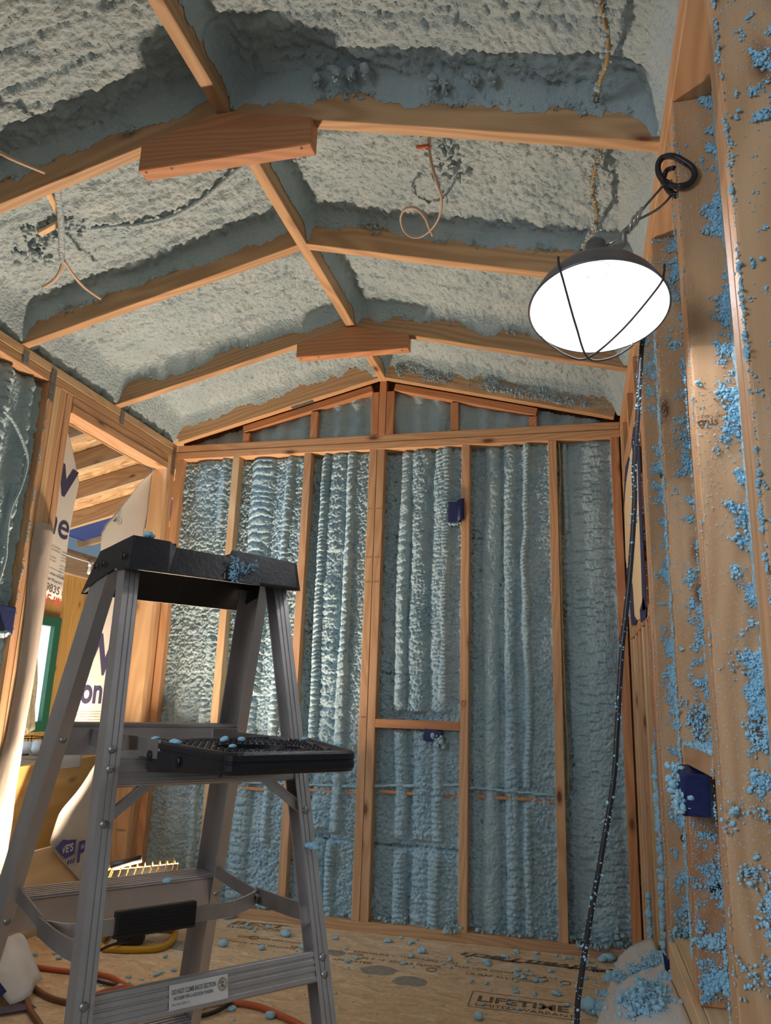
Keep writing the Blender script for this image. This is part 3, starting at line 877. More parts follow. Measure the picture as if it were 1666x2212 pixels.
for y0, y1 in ((-1.392, -1.0185), (-1.80, -1.432), (-2.21, -1.842)):
    y = np.arange(y0, y1 + .001, 0.004); z = np.arange(T, ZT, 0.005)
    Y, Z = np.meshgrid(y, z, indexing='ij')
    U = Y - y0
    h = 0.034 + 0.016 * fbm(Y * 9, Z * 5, 3, 71)
    r1, s1 = ridge(U, Z, 0.31, 0.022, 0.05, 72, 0.02, 0.05, 0.2)
    r2, s2 = ridge(U, Z, 0.20, 0.035, 0.045, 73, 0.01, 0.04, 0.3)
    h = np.maximum(h, np.maximum(r1, r2) + 0.02)
    e = np.minimum(U, y1 - y0 - U)
    h = h + 0.018 * np.exp(-(e / 0.010) ** 2) * (0.4 + vn(Z * 45, Y * 0, 5))
    h = h + 0.007 * ((1 - worley(Y * 100, Z * 90, 6)) - .45) + .004 * (fbm(Y * 50, Z * 50, 3, 2) - .5)
    h = h - 0.02 * np.exp(-((Z - ZT) / .02) ** 2)
    grid_obj('spray_foam', np.stack([LX + np.clip(h, .004, .085), Y, Z], -1), M_FOAM, wl_)
tube('foamed_wire', [(L - .012, -1.22, 1.96), (L - .008, -1.16, 1.93), (L - .006, -1.09, 1.86), (L - .01, -1.06, 1.80), (L - .014, -1.07, 1.70), (L - .018, -1.10, 1.60), (L - .014, -1.10, 1.50), (L - .014, -1.09, 1.42), (L - .016, -1.11, 1.30)], 0.006, M_FOAM, wl_)
splat('foam_spatter', (L + .0005, -1.016, 1.15), (0, .02, 0), (0, 0, .95), (1, 0, 0), 700, lambda u, v: (1 - u) ** 3, wl_, .0008, .0025, seed=31, thr=.3, mat=M_FOAM)
# steel rafter ties
for y, z0, z1, y2 in ((-1.000, 2.085, 2.226, 0), (-1.165, 2.170, 2.228, 1), (-0.515, 2.170, 2.235, 1), (-0.030, 2.07, 2.22, 0)):
    s = empty('rafter_tie', (L, y, z0), kind=None); s.parent = wl_; s.matrix_basis = WM[wl_.name].inverted() @ WM[s.name]
    bm = bmesh.new()
    bm_box(bm, (L + .0015, y, (z0 + z1) / 2), (.002, .031, z1 - z0), .0008)
    for q in np.linspace(z0 + .012, z1 - .012, 5):
        for dy in (-.008, .008):
            bm_box(bm, (L + .003, y + dy, q + random.uniform(-.004, .004)), (.0018, .0055, .0055), .0008)
    s.name = 'rafter_tie'
    bpy.data.objects.remove(s)
    bm_obj('rafter_tie', bm, M_STEEL, wl_)
text('lettering', 'PATRIOT', (L - 0.06, -0.0790, 0.33), (1, 0, 0), (0, 0, 1), 0.012, M_STAMP, wl_, bold=.01)

# ---- ceiling
ce = empty('ceiling', (0, -1.5, ZR), 'sloping roof of bare rafters with blue foam between them', 'ceiling', kind='structure')
DEP = 0.190
RY = [-3.06, -2.44, -1.82, -1.195, -0.575]
bm = bmesh.new(); bm_box(bm, (0, 0, 0), (3.75, 0.038, 0.200), .002)
bm_obj('ridge_beam', bm, M_RAFT, ce, False, frame_m((0.019, -1.83, ZR + 0.100), (0, 1, 0), (0, 0, 1)))
for y in RY:
    slope_board('rafter', L - 0.06, -0.0008, y, y + T, 0, DEP, M_RAFT, ce)
    slope_board('rafter', 0.0388, R + 0.06, y, y + T, 0, DEP, M_RAFT, ce)
slope_board('roof_deck', L - 0.13, 0.015, -3.75, 0.12, DEP + .002, DEP + .016, M_OSB, ce)
slope_board('roof_deck', 0.023, R + 0.13, -3.75, 0.12, DEP + .002, DEP + .016, M_OSB, ce)


# collar ties: wedge boards under the ridge
def collar(y0, y1, xl, xr, zb):
    pts = [(xl, zb), (xr, zb), (xr, zroof(xr) - .001), (0.039, ZR - .002), (0, ZR - .002), (xl, zroof(xl) - .001)]
    bm = bmesh.new()
    a = [bm.verts.new((x, y0, z)) for x, z in pts]; c = [bm.verts.new((x, y1, z)) for x, z in pts]
    n = len(pts)
    bm.faces.new(a); bm.faces.new(c[::-1])
    for i in range(n): bm.faces.new((a[i], c[i], c[(i + 1) % n], a[(i + 1) % n]))
    bmesh.ops.bevel(bm, geom=bm.edges[:], offset=.003, segments=1, affect='EDGES')
    o = bm_obj('collar_tie', bm, M_RED, ce)
    for x in (xl + .02, xl + .1, xr - .03):
        V, F = lathe_data([(0.004, 0.0006), (0.0001, 0.0012)], (x, y0 + .012, zb - .0003), (0, 0, -1), 10)
        mesh('nail', V, F, M_RUB, o, False)
    return o


collar(-1.832, -1.784, -0.226, 0.288, 2.378)
collar(-0.585, -0.540, -0.225, 0.280, 2.400)


def ceil_bay(side, y0, y1, seed):
    st = 0.0058
    x0, x1 = (0.040, R + 0.055) if side > 0 else (L - 0.055, -0.002)
    nx, ny = int((x1 - x0) / st), int((y1 - y0) / st)
    x = np.linspace(x0, x1, nx)[:, None] + np.zeros((nx, ny))
    y = np.linspace(y0, y1, ny)[None, :] + np.zeros((nx, ny))
    t = np.minimum(y - y0, y1 - y)
    er = (x - x0) if side > 0 else (x1 - x)           # distance from the ridge
    ew = (R - x) if side > 0 else (x - L)             # distance from the wall
    dz = 0.158 + 0.024 * (fbm(x * 2.2, y * 5, 3, seed) - 0.5)
    # passes of the gun run parallel to the rafters
    lines = np.abs(((y - y0) / 0.105 + 0.5 * fbm(x * 2.5, y * 2, 3, seed + 1)) % 1 - 0.5) * 2
    dz = dz + 0.016 * np.exp(-((1 - lines) / 0.16) ** 2) * (0.1 + vn(x * 4, y * 8, seed + 8))
    dz = dz - 0.022 * (fbm(x * 16, y * 30, 4, seed + 2) - 0.5) - 0.017 * ((1 - worley(x * 58, y * 74, seed + 3)) - 0.4)
    dz = dz - 0.018 * (fbm(x * 52, y * 60, 2, seed + 7) - .5)
    # random lumps
    w = worley(x * 5, y * 7, seed + 4)
    dz = dz - 0.012 * np.clip(0.20 - w, 0, 1) * 5
    # creep down the rafters, ridge and plate
    cr = 0.052 + 0.10 * (fbm(x * 7, y * 0 + (y > (y0 + y1) / 2) * 9, 4, seed + 5) - 0.42)
    dz = dz - np.clip(cr, .008, .1) * np.exp(-(t / 0.0085) ** 1.6) - 0.022 * np.exp(-(t / 0.035) ** 2)
    dz = dz - 0.085 * np.exp(-(er / 0.012) ** 1.5) - .02 * np.exp(-(er / .05) ** 2)
    dz = dz - 0.130 * np.exp(-(np.clip(ew + .02, 0, 1) / 0.040) ** 2)
    zr = np.where(x > 0.019, H + SLR * (R - x), H + SLL * (x - L))
    z = zr + np.clip(dz, 0.012, DEP - .004)
    grid_obj('spray_foam', np.stack([x, y, z], -1), M_FOAMC, ce)


for i, (a, b_) in enumerate(((-3.021, -2.441), (-2.401, -1.821), (-1.781, -1.196), (-1.156, -0.576), (-0.536, -0.041))):
    ceil_bay(1, a, b_, 200 + i * 13)
    ceil_bay(-1, a, b_, 300 + i * 13)
# drips hanging over the first right-hand rafter, lumps around the cables
P, Rr = [], []
for (x, y, dz, ln) in ((0.36, -1.87, .07, .035), (0.40, -1.86, .075, .03), (0.44, -1.87, .08, .03), (0.62, -1.85, .07, .05), (0.65, -1.85, .07, .04), (0.72, -1.86, .08, .03), (0.77, -1.86, .08, .02), (0.30, -1.85, .06, .03)):
    for q in range(9):
        P.append((x + random.uniform(-.006, .006), y + random.uniform(-.01, .01), zroof(x) + dz + .045 - ln * q / 8)); Rr.append(0.012 * (1 - q / 11))
for (x, y, n, r) in ((0.60, -1.55, 16, .016), (0.62, -1.47, 12, .016), (-0.78, -1.52, 12, .014), (-0.86, -1.50, 14, .016), (-0.90, -1.44, 20, .022), (-0.72, -1.5, 18, .012), (0.13, -1.55, 40, .014), (0.09, -1.49, 30, .014), (-.6, -1.42, 10, .01)):
    for _ in range(n):
        P.append((x + random.gauss(0, .03), y + random.gauss(0, .022), zroof(x) + .146 + random.uniform(-.012, .012))); Rr.append(r * random.uniform(.3, .75))
blobs('foam_lumps', P, Rr, M_FOAMC, ce)
for a, b_, y in ((0.10, 0.80, -1.82), (-1.0, -0.12, -1.82), (-1.0, -.1, -1.195), (0.05, 0.9, -1.195), (-1.0, -.1, -.575), (0.1, 1.0, -.575), (0.8, 1.1, -1.82)):
    sl = (zroof(b_) - zroof(a)) / (b_ - a)
    splat('foam_spatter', (a, y - .0005, zroof(a) + .06), (b_ - a, 0, sl * (b_ - a)), (0, 0, .085), (0, -1, 0), 900, lambda u, v: v ** 1.3, ce, .0015, .007, M_FOAMC, int(abs(a * 100)) + int(abs(y * 10)), 16, thr=.46)
splat('foam_spatter', (0.10, -.041, zroof(.1) + .02), (R - .12, 0, zroof(R - .02) - zroof(.1)), (0, 0, .085), (0, -1, 0), 2600, lambda u, v: 0.2 + v, ce, .002, .007, M_FOAMC, 77, 12, thr=.34)

# ================================================================== THE BARN SEEN THROUGH THE DOORWAY
BX = -3.6
wbn = empty('wall_barn', (BX, 2.4, -0.6), 'knotty pine board wall of the barn beyond the doorway', 'wall', kind='structure')
WY0, WY1, WZ0, WZ1 = 1.86, 2.475, 0.60, 1.585
y = -0.4
while y < 4.6:
    w_ = 0.138
    if y + w_ <= WY0 + .02 or y >= WY1 - .02:
        box('board', BX - .02, BX, y, y + w_ - .003, -0.6, 1.985, M_PINE, wbn, .003)
    else:
        box('board', BX - .02, BX, y, y + w_ - .003, -0.6, WZ0 + .03, M_PINE, wbn, .003)
        box('board', BX - .02, BX, y, y + w_ - .003, WZ1 - .03, 1.985, M_PINE, wbn, .003)
    y += w_
box('beam', BX - .02, BX + .07, -0.4, 4.6, 1.985, 2.205, M_OLD, wbn, .004)
w2 = empty('window_2', (BX, 2.2, 0.6), 'barn window with dark green frame and bright white pane', 'window', kind='structure')
for a in ((WY0, WY0 + .085, WZ0, WZ1), (WY1 - .085, WY1, WZ0, WZ1), (WY0 + .086, WY1 - .086, WZ0, WZ0 + .085), (WY0 + .086, WY1 - .086, WZ1 - .085, WZ1)):
    box('window_frame', BX - .03, BX + .03, *a, M_GREEN, w2, .003)
M_PANE = sheet_mat('frosted_pane', (0.80, 0.86, 0.92), 0.85, 0.3)
box('pane', BX - .018, BX - .014, WY0 + .085, WY1 - .085, WZ0 + .085, WZ1 - .085, M_PANE, w2, 0)
cb = empty('ceiling_barn', (-2.5, 1.5, 2.4), 'old barn roof of rafters under orange strand board', 'ceiling', kind='structure')
zb2 = lambda x: 2.9 + 0.25 * (x + 1.2)
for y in (-0.25, 0.25, 0.73, 1.20, 1.68, 2.20, 2.72, 3.24):
    obox('rafter', (BX - .1, y, zb2(BX - .1) + .07), (0.6, y, zb2(.6) + .07), (-.25, 0, 1), .042, .14, M_OLD, cb, .003)
obox('roof_deck', (BX - .15, 1.7, zb2(BX - .15) + .152), (0.7, 1.7, zb2(.7) + .152), (-.25, 0, 1), 5.0, .014, M_OSB, cb, 0)
bm = bmesh.new(); bm_box(bm, (0, 0, 0), (1.2, .38, .01), .002)
tag(bm_obj('blue_slab', bm, M_SLAB, None, False, frame_m((-3.0, 2.44, zb2(-3.0) + .03), (1, 0, .25), (-.25, 0, 1))), 'flat dark blue tarp tucked between barn rafters', 'slab')  # plain dark blue slab between two rafters
sl_ = empty('string_light', (BX + .1, 1.8, 2.12), 'white string light with clear bulb along barn beam', 'string light')
tube('cable', [(BX + .09, 1.2, 2.16), (BX + .09, 2.1, 2.145), (BX + .09, 2.48, 2.135), (BX + .09, 2.9, 2.14), (BX + .09, 3.6, 2.18)], .006, M_WHITE, sl_, sides=6)
tube('bulb_socket', [(BX + .09, 2.68, 2.135), (BX + .09, 2.68, 2.095)], .017, M_WHITE, sl_, n=1, sides=10)
V, F = lathe_data([(.0001, 0), (.016, .012), (.019, .03), (.012, .075), (.012, .08)], (BX + .09, 2.68, 2.015), (0, 0, 1), 12)
mesh('bulb', V, F, M_GLASSB, sl_, True)
# jacket, shelf, basket, bag beside the window
yy = np.linspace(0, 1, 14); zz = np.linspace(0, 1, 26)
Yg, Zg = np.meshgrid(yy, zz, indexing='ij')
wd = 0.06 + 0.10 * Zg
Xg = -3.545 + 0.035 * np.sin(Yg * 16 + Zg * 2) * (0.3 + Zg) + 0.02 * fbm(Yg * 5, Zg * 5, 3, 2)
jk = grid_obj('jacket', np.stack([Xg, 2.04 + 1.1 * wd * Yg + 0.03 * Zg, 1.45 - 0.84 * Zg + .03 * np.sin(Yg * 9)], -1), M_CLOTH, None)
so = jk.modifiers.new('cloth', 'SOLIDIFY'); so.thickness = .012
tag(jk, 'khaki cloth jacket hanging in front of the green framed window', 'jacket')
sh = box('shelf_board', -2.35, -2.05, 0.30, 1.3, 0.535, 0.558, M_OLD, None)
tag(sh, 'dark shelf board in the barn holding a wire basket', 'shelf')
bk = empty('wire_basket', (-2.2, .55, .558), 'small wire basket on the barn shelf by the pale wrap', 'basket')
for z in (.565, .62, .68):
    tube('wire', [(-2.28, .43, z), (-2.12, .43, z), (-2.12, .66, z), (-2.28, .66, z)], .003, M_RUB, bk, n=1, sides=5, closed=True)
for (x, y) in ((-2.28, .43), (-2.12, .43), (-2.12, .66), (-2.28, .66), (-2.2, .43), (-2.12, .55), (-2.2, .66)):
    tube('wire', [(x, y, .56), (x, y, .685)], .003, M_RUB, bk, n=1, sides=5)
bm = bmesh.new(); bm_box(bm, (-2.2, .545, .60), (.14, .18, .075), .03, seg=3)
tag(bm_obj('tool_pouch', bm, M_BAG, None, True), 'dark grey cloth pouch lying in the wire basket', 'pouch')
bm = bmesh.new()
for i in range(7):
    bm_box(bm, (-1.62 + random.uniform(-.05, .05), -.16 + random.uniform(-.06, .06), .66 + random.uniform(0, .03)), (.05, .06, .04), .01, rot=Matrix.Rotation(random.uniform(0, 3), 4, 'Z') @ Matrix.Rotation(random.uniform(0, 1), 4, 'X'))
tag(bm_obj('plastic_scrap', bm, M_PLAS, None, True), 'crumpled clear plastic scrap behind the yellow plywood edge', 'scrap')
bm = bmesh.new(); bm_box(bm, (-1.62, -.10, .31), (.30, .30, .64), .006)
tag(bm_obj('wooden_crate', bm, M_OLD, None), 'brown wooden crate under the crumpled plastic scrap', 'crate')
# plywood outside the doorway
tag(obox('plywood_sheet', (-1.41, -0.56, .30), (-1.41, 0.50, .324), (0, 0, 1), .016, .66, M_PLY, None), 'yellow knotty plywood sheet standing outside the doorway', 'plywood')
tag(obox('plywood_sheet', (-1.232, -0.90, .118), (-1.232, 0.30, .118), (0, 0, 1), .014, .40, M_PLY2, None), 'pale plywood sheet at the doorway foot in front of the yellow sheet', 'plywood')


# ---- house wrap
def wrap(name, rows, mat, label, bulge, x=-1.21, parent=None):
    """rows: list of (z, yleft, yright) top to bottom; bulge(u, v) pushes it into the room"""
    nz, nu = 40, 22
    zs = np.array([r[0] for r in rows]); a = np.array([r[1] for r in rows]); c = np.array([r[2] for r in rows])
    v = np.linspace(0, 1, nz); tz = np.interp(v, np.linspace(0, 1, len(zs)), zs)
    ya = np.interp(-tz, -zs, a); yb = np.interp(-tz, -zs, c)
    u = np.linspace(0, 1, nu)[:, None]
    Y = ya[None] * (1 - u) + yb[None] * u
    Z = tz[None] + 0 * u
    P = np.stack([x + bulge(u + 0 * Z, v[None] + 0 * u), Y, Z], -1)
    o = grid_obj(name, P, mat, parent)
    s = o.modifiers.new('sheet', 'SOLIDIFY'); s.thickness = .0010; s.offset = 0
    return tag(o, label, 'house wrap')


zero = lambda u, v: 0.0 * u
h1 = wrap('house_wrap', [(2.10, -.80, -.755), (2.05, -.80, -.735), (2.01, -.80, -.704), (1.93, -.80, -.655), (1.861, -.80, -.617), (1.79, -.8, -.624), (1.733, -.80, -.629), (1.616, -.80, -.636), (1.325, -.80, -.626)],
          M_WRAP, 'white house wrap strip with big blue letters hanging inside the left jamb', zero, -1.212)
Xw = -1.2114
text('lettering', 'v', (Xw, -.770, 1.786), (0, 1, -.1), (0, .0, 1), .27, M_INK, h1, bold=.03, clip=[((.150, 0), (1, .02))])
text('lettering', 'ne', (Xw, -.803, 1.607), (0, 1, -.12), (0, 0, 1), 0.165, M_INK, h1, bold=.010, clip=[((.172, 0), (1, 0)), ((.052, 0), (-1, 0))])
for i in range(2): text('lettering', 'the outdoor', (Xw, -.742, 1.545 - .014 * i), (0, 1, -.12), (0, 0, 1), .013, M_GREY, h1)
for i in range(2): text('lettering', 'and water', (Xw, -.745, 1.500 - .014 * i), (0, 1, -.12), (0, 0, 1), .012, M_GREY, h1)
for i in range(8): text('lettering', 'pared by', (Xw, -.668 + .0 * i, 1.532 - .0125 * i - (.012 if i > 3 else 0)), (0, 1, -.12), (0, 0, 1), .011, M_GREY, h1)
text('lettering', 'In Pay Plus materials', (Xw, -.735, 1.452), (0, 1, -.12), (0, 0, 1), .010, M_GREY, h1)
text('lettering', 's when Installed', (Xw, -.738, 1.428), (0, 1, -.12), (0, 0, 1), .0185, M_INK, h1, clip=[((.108, 0), (1, 0))])
text('lettering', 'rier Material req', (Xw, -.740, 1.404), (0, 1, -.12), (0, 0, 1), .0185, M_INK, h1, clip=[((.108, 0), (1, 0))])
text('lettering', '9835 t', (Xw, -.738, 1.358), (0, 1, -.12), (0, 0, 1), .046, M_GREY, h1, bold=.012, clip=[((.110, 0), (1, 0))])
text('lettering', 'DE IN', (Xw, -.762, 1.302 + .012), (0, 1, -.12), (0, 0, 1), .052, M_REDI, h1, bold=.012, clip=[((.138, 0), (1, 0))], squash=.95)
mesh('red_mark', [(Xw + .001, -.650, 1.335), (Xw + .001, -.640, 1.334), (Xw + .001, -.640, 1.318), (Xw + .001, -.650, 1.319)], [(0, 1, 2, 3)], M_REDI, h1)

h2 = wrap('house_wrap', [(2.085, -.085, -.048), (2.06, -.115, -.045), (2.02, -.155, -.035), (1.96, -.205, -.04), (1.90, -.245, -.055), (1.85, -.285, -.065), (1.785, -.337, -.075), (1.72, -.399, -.075), (1.675, -.422, -.072), (1.567, -.41, -.07), (1.142, -.418, -.06), (.86, -.441, -.06), (.745, -.455, -.06)],
          M_WRAP, 'white house wrap flap with curled upper corner along the right jamb', lambda u, v: 0.035 * (1 - u) ** 2 * np.exp(-(v / .28) ** 2), -1.203)
X2w = -1.2024
X2w += .0115
text('lettering', 'R', (X2w, -.321, 1.748), (0, 1, 0), (0, 0, 1), .022, M_GREY, h2, bold=.01)
tube('lettering', [(X2w + .001, -.313 + .017 * math.cos(a), 1.756 + .017 * math.sin(a)) for a in np.linspace(0, 2 * math.pi, 20, endpoint=False)], .0016, M_GREY, h2, n=1, sides=4, closed=True)
mesh('lettering', [(X2w + .001, -.368, 1.742), (X2w + .001, -.338, 1.742), (X2w + .001, -.338, 1.772)], [(0, 1, 2)], M_GREY, h2)
X2w -= .0115
text('lettering', 'W', (X2w, -.470, 1.045), (0, 1, -.05), (0, 0, 1), .25, M_INK, h2, bold=.03, clip=[((.065, 0), (-1, 0))])
text('lettering', 'on', (X2w, -.425, .905), (0, 1, 0), (0, 0, 1), .155, M_INK, h2, bold=.03)
for i in range(3): text('lettering', 'Not intended for prolonged exposure to sunlight', (X2w, -.435, .862 - .011 * i), (0, 1, 0), (0, 0, 1), .0105, M_GREY, h2)
for i in range(2): text('lettering', 'Manufactured for residential construction use', (X2w, -.437, .826 - .011 * i), (0, 1, 0), (0, 0, 1), .0105, M_GREY, h2)
text('lettering', 'www', (X2w, -.38, .79), (0, 1, 0), (0, 0, 1), .014, M_GREY, h2)
h2b = wrap('house_wrap', [(.69, -.34, -.08), (.67, -.37, -.08), (.60, -.39, -.08)], M_WRAP, 'white house wrap scrap with small red mark above the yellow plywood', zero, -1.3995)
mesh('red_mark', [(-1.397, -.285, .682), (-1.397, -.272, .682), (-1.397, -.272, .658), (-1.397, -.285, .658)], [(0, 1, 2, 3)], M_REDI, h2b)

h3 = wrap('house_wrap', [(.70, -.205, -.075), (.678, -.233, -.07), (.609, -.311, -.07), (.537, -.377, -.065), (.478, -.436, -.06), (.426, -.461, -.06), (.34, -.489, -.06), (.30, -.452, -.06), (.264, -.411, -.06), (.202, -.321, -.06), (.12, -.215, -.06)],
          M_WRAP, 'white house wrap flap with store logo low in the doorway', lambda u, v: 0.05 * (1 - u) ** 2 * np.sin(np.clip(v * 2.2, 0, 1) * np.pi) * .6, -1.213)
X3w = -1.192
pent = [(-.478, .318), (-.430, .344), (-.395, .336), (-.339, .331), (-.341, .273), (-.398, .262)]
mesh('logo', [(X3w + .008 * 0, y_, z_) for y_, z_ in pent], [tuple(range(6))], M_INK2, h3)
text('lettering', "WE'S", (X3w + .0006, -.452, .287), (0, 1, 0.02), (0, 0, 1), .044, M_WHITE, h3, bold=.03, clip=[((.026, 0), (-1, 0))])
text('lettering', 'P', (X3w, -.322, .235), (0, 1, .02), (0, 0, 1), .118, M_INK2, h3, bold=.03)
for i in range(3):
    y_ = -.385 + .018 * i
    mesh('logo_stripe', [(X3w, y_, .236), (X3w, y_ + .010, .236), (X3w, y_ + .016, .254), (X3w, y_ + .006, .254)], [(0, 1, 2, 3)], M_INK2, h3)

h4 = wrap('house_wrap', [(1.588, -.985, -.872), (1.46, -.985, -.868), (1.26, -.965, -.858), (.985, -.955, -.86), (.77, -.966, -.87), (.62, -1.0, -.872), (.44, -1.03, -.868), (.2, -1.06, -.868), (.02, -1.08, -.87)],
          M_PAPER, 'beige back side of wrap folded around the left door studs', lambda u, v: 0.026 * np.sin(np.pi * np.clip(u * 1.05, 0, 1)) * (1.1 - .75 * v) - .01 + .006 * fbm(u * 4, v * 14, 4, 9), -1.097)
# a loose crumpled flap with blue tape at the bottom left
n = 18
uu, vv = np.meshgrid(np.linspace(0, 1, n), np.linspace(0, 1, n), indexing='ij')
P = np.stack([-1.06 + .27 * uu + .02 * np.sin(vv * 5), -1.10 + .17 * vv - .05 * uu, .004 + .13 * np.sin(np.pi * np.clip(uu * .9 + .08, 0, 1)) * (.4 + .6 * vv) + .02 * fbm(uu * 5, vv * 5, 3, 4)], -1)
h5 = grid_obj('house_wrap', P, M_PLAS, None)
h5.modifiers.new('sheet', 'SOLIDIFY').thickness = .001
tag(h5, 'crumpled white wrap flap on the floor at the left with blue tape', 'house wrap')
mesh('blue_tape', [(-.83, -1.20, .012), (-.74, -1.12, .012), (-.70, -1.14, .01), (-.80, -1.24, .01)], [(0, 1, 2, 3)], M_TAPE, h5)
mesh('blue_tape', [(-1.0, -1.13, .10), (-.90, -1.15, .115), (-.80, -1.16, .05), (-.82, -1.19, .02), (-.94, -1.20, .03)], [(0, 1, 2, 3, 4)], M_TAPE, h5)

# ================================================================== THE STEP LADDER
LD = dict(ox=0.1847, oy=-2.1086, th=0.9056, ar=0.1603, sr=0.0714, br=0.1829, tr=0.2302, wr=0.025, dr=0.0354, af=0.165, sf=0.0809, bf=-0.0505, tf=0.3339, wf=0.0204, df=0.0868)
cs, sn = math.cos(LD['th']), math.sin(LD['th'])
Z0 = 1.05


def W(u, v, z):
    return Vector((LD['ox'] + cs * u - sn * v, LD['oy'] + sn * u + cs * v, z))


lad = empty('step_ladder', W(0, 0, 0), 'aluminium step ladder with black plastic cap and folding paint shelf', 'ladder')


def rear(s, du, dv, z): return W(s * (LD['ar'] + LD['sr'] * (Z0 - z) - du), -(LD['br'] + LD['tr'] * (Z0 - z)) + dv, z)
def front(s, du, dv, z): return W(s * (LD['af'] + LD['sf'] * (Z0 - z) - du), (LD['bf'] + LD['tf'] * (Z0 - z)) + dv, z)


def channel(fn, s, w, d, z0, z1, t=.003, grooves=True, name='rail'):
    g = [(w * .34, .0), (w * .36, .0016), (w * .42, .0016), (w * .44, 0), (w * .68, 0), (w * .70, .0016), (w * .76, .0016), (w * .78, 0)] if grooves else []
    sec = [(0, 0)] + g + [(w, 0), (w, t), (t, t), (t, d - t), (w, d - t), (w, d), (0, d)]
    V = [fn(s, a, b, z1) for a, b in sec] + [fn(s, a, b, z0) for a, b in sec]
    n = len(sec)
    bm = bmesh.new()
    vs = [bm.verts.new(v) for v in V]
    for i in range(n): bm.faces.new((vs[i], vs[(i + 1) % n], vs[n + (i + 1) % n], vs[n + i]))
    c1 = bm.faces.new(vs[:n]); c2 = bm.faces.new(vs[n:][::-1])
    bmesh.ops.triangulate(bm, faces=[c1, c2])
    return bm_obj(name, bm, M_ALU, lad)


rails = {}
for s in (-1, 1):
    rails['r', s] = channel(rear, s, LD['wr'], LD['dr'], 0.012, 1.165)
    rails['f', s] = channel(front, s, LD['wf'], LD['df'], 0.012, 1.165, grooves=False)
    for fn, d in ((rear, LD['dr']), (front, LD['df'])):
        c = fn(s, .012, d / 2, .012)
        bm = bmesh.new(); bm_box(bm, c, (.05, .06, .024), .006, rot=Matrix.Rotation(LD['th'], 4, 'Z'))
        bm_obj('foot', bm, M_RUB, lad)


def rivet(fn, s, du, z, parent, r=.006, dv=0.0):
    p = fn(s, du, dv, z)
    V, F = lathe_data([(r, 0), (r * .9, .0022), (r * .55, .0036), (.0001, .004)], p, W(0, -1, 0) - W(0, 0, 0), 12)
    mesh('rivet', V, F, M_STEEL, parent, True)


for s in (-1, 1):
    for z in (.872, .845, .772, .560, .537): rivet(rear, s, .012, z, rails['r', s])
    for z in (.872, .60 - .03): rivet(front, s, .011, z, rails['f', s])


def local_box(name, u0, u1, v0, v1, z0, z1, mat, parent, bev=.002, seg=1):
    c = W((u0 + u1) / 2, (v0 + v1) / 2, (z0 + z1) / 2)
    bm = bmesh.new()
    bm_box(bm, (0, 0, 0), (u1 - u0, v1 - v0, z1 - z0), bev, seg=seg)
    m = Matrix.Translation(c) @ Matrix.Rotation(LD['th'], 4, 'Z')
    return bm_obj(name, bm, mat, parent, False, m)


# steps on the front section: ribbed tread with turned-down lips
for zt in (.897, .600, .303):
    hw = LD['af'] + LD['sf'] * (Z0 - zt) - .003
    v0 = LD['bf'] + LD['tf'] * (Z0 - zt) + .020
    d = .078
    bm = bmesh.new()
    bm_box(bm, (0, d / 2, -.003), (2 * hw, d, .005), .001)
    bm_box(bm, (0, .002, -.026), (2 * hw, .004, .050), .001)
    bm_box(bm, (0, d - .002, -.026), (2 * hw, .004, .050), .001)
    for k in range(6): bm_box(bm, (0, .008 + k * .0135, .0006), (2 * hw - .004, .0055, .0034), .001)
    m = Matrix.Translation(W(0, v0, zt)) @ Matrix.Rotation(LD['th'], 4, 'Z')
    bm_obj('step', bm, M_ALU, lad, False, m)


# braces on the rear section, tilted with the rails
def rear_brace(z1, h, name, ribs, t=.012):
    A, B = rear(-1, .004, .005, z1 - h / 2), rear(1, .004, .005, z1 - h / 2)
    slope = (rear(-1, 0, 0, z1) - rear(-1, 0, 0, z1 - h)); slope.normalize()
    upv = W(0, LD['tr'], 1) - W(0, 0, 0)
    m = frame_m((A + B) / 2, B - A, upv)
    bm = bmesh.new()
    L_ = (B - A).length
    yf = m.to_3x3() @ Vector((0, 1, 0))
    sgn = -1 if yf.dot(W(0, 1, 0) - W(0, 0, 0)) > 0 else 1
    bm_box(bm, (0, -sgn * .004, 0), (L_, .008, h), .0015)
    for q in ribs:
        bm_box(bm, (0, sgn * .0006, q * h), (L_ - .002, .0022, h * .16), .0007)
    bm_box(bm, (0, -sgn * .010, h / 2 - .0015), (L_, .018, .003), .0008)
    bm_box(bm, (0, -sgn * .010, -h / 2 + .0015), (L_, .018, .003), .0008)
    o = bm_obj(name, bm, M_ALU, lad, False, m)
    return o, m, L_, sgn


rear_brace(.872, .052, 'brace', (-.36, -.02, .32))
lb, lbm, lbl, lsg = rear_brace(.5695, .043, 'brace', (-.38, -.06, .16, .4))
rear_brace(.285, .045, 'brace', (-.36, 0, .36))
nrm = (W(0, -1, 0) - W(0, 0, 0)).normalized()
xdir = (W(1, 0, 0) - W(0, 0, 0)).normalized()
zdir = W(0, LD['tr'], 1) - W(0, 0, 0); zdir.normalize()
lc = (rear(-1, 0, 0, .5695 - .0215) + rear(1, 0, 0, .5695 - .0215)) / 2
lo = lc + xdir * (-.068) - zdir * .014 + nrm * (-.0008)
lw, lh = .088, .030
lab = mesh('warning_label', [lo, lo + xdir * lw, lo + xdir * lw + zdir * lh, lo + zdir * lh, lo - nrm * .001, lo + xdir * lw - nrm * .001, lo + xdir * lw + zdir * lh - nrm * .001, lo + zdir * lh - nrm * .001],
           [(0, 1, 2, 3), (7, 6, 5, 4), (0, 4, 5, 1), (1, 5, 6, 2), (2, 6, 7, 3), (3, 7, 4, 0)], M_WHITE, lb)
lab['label'] = 'white warning sticker'
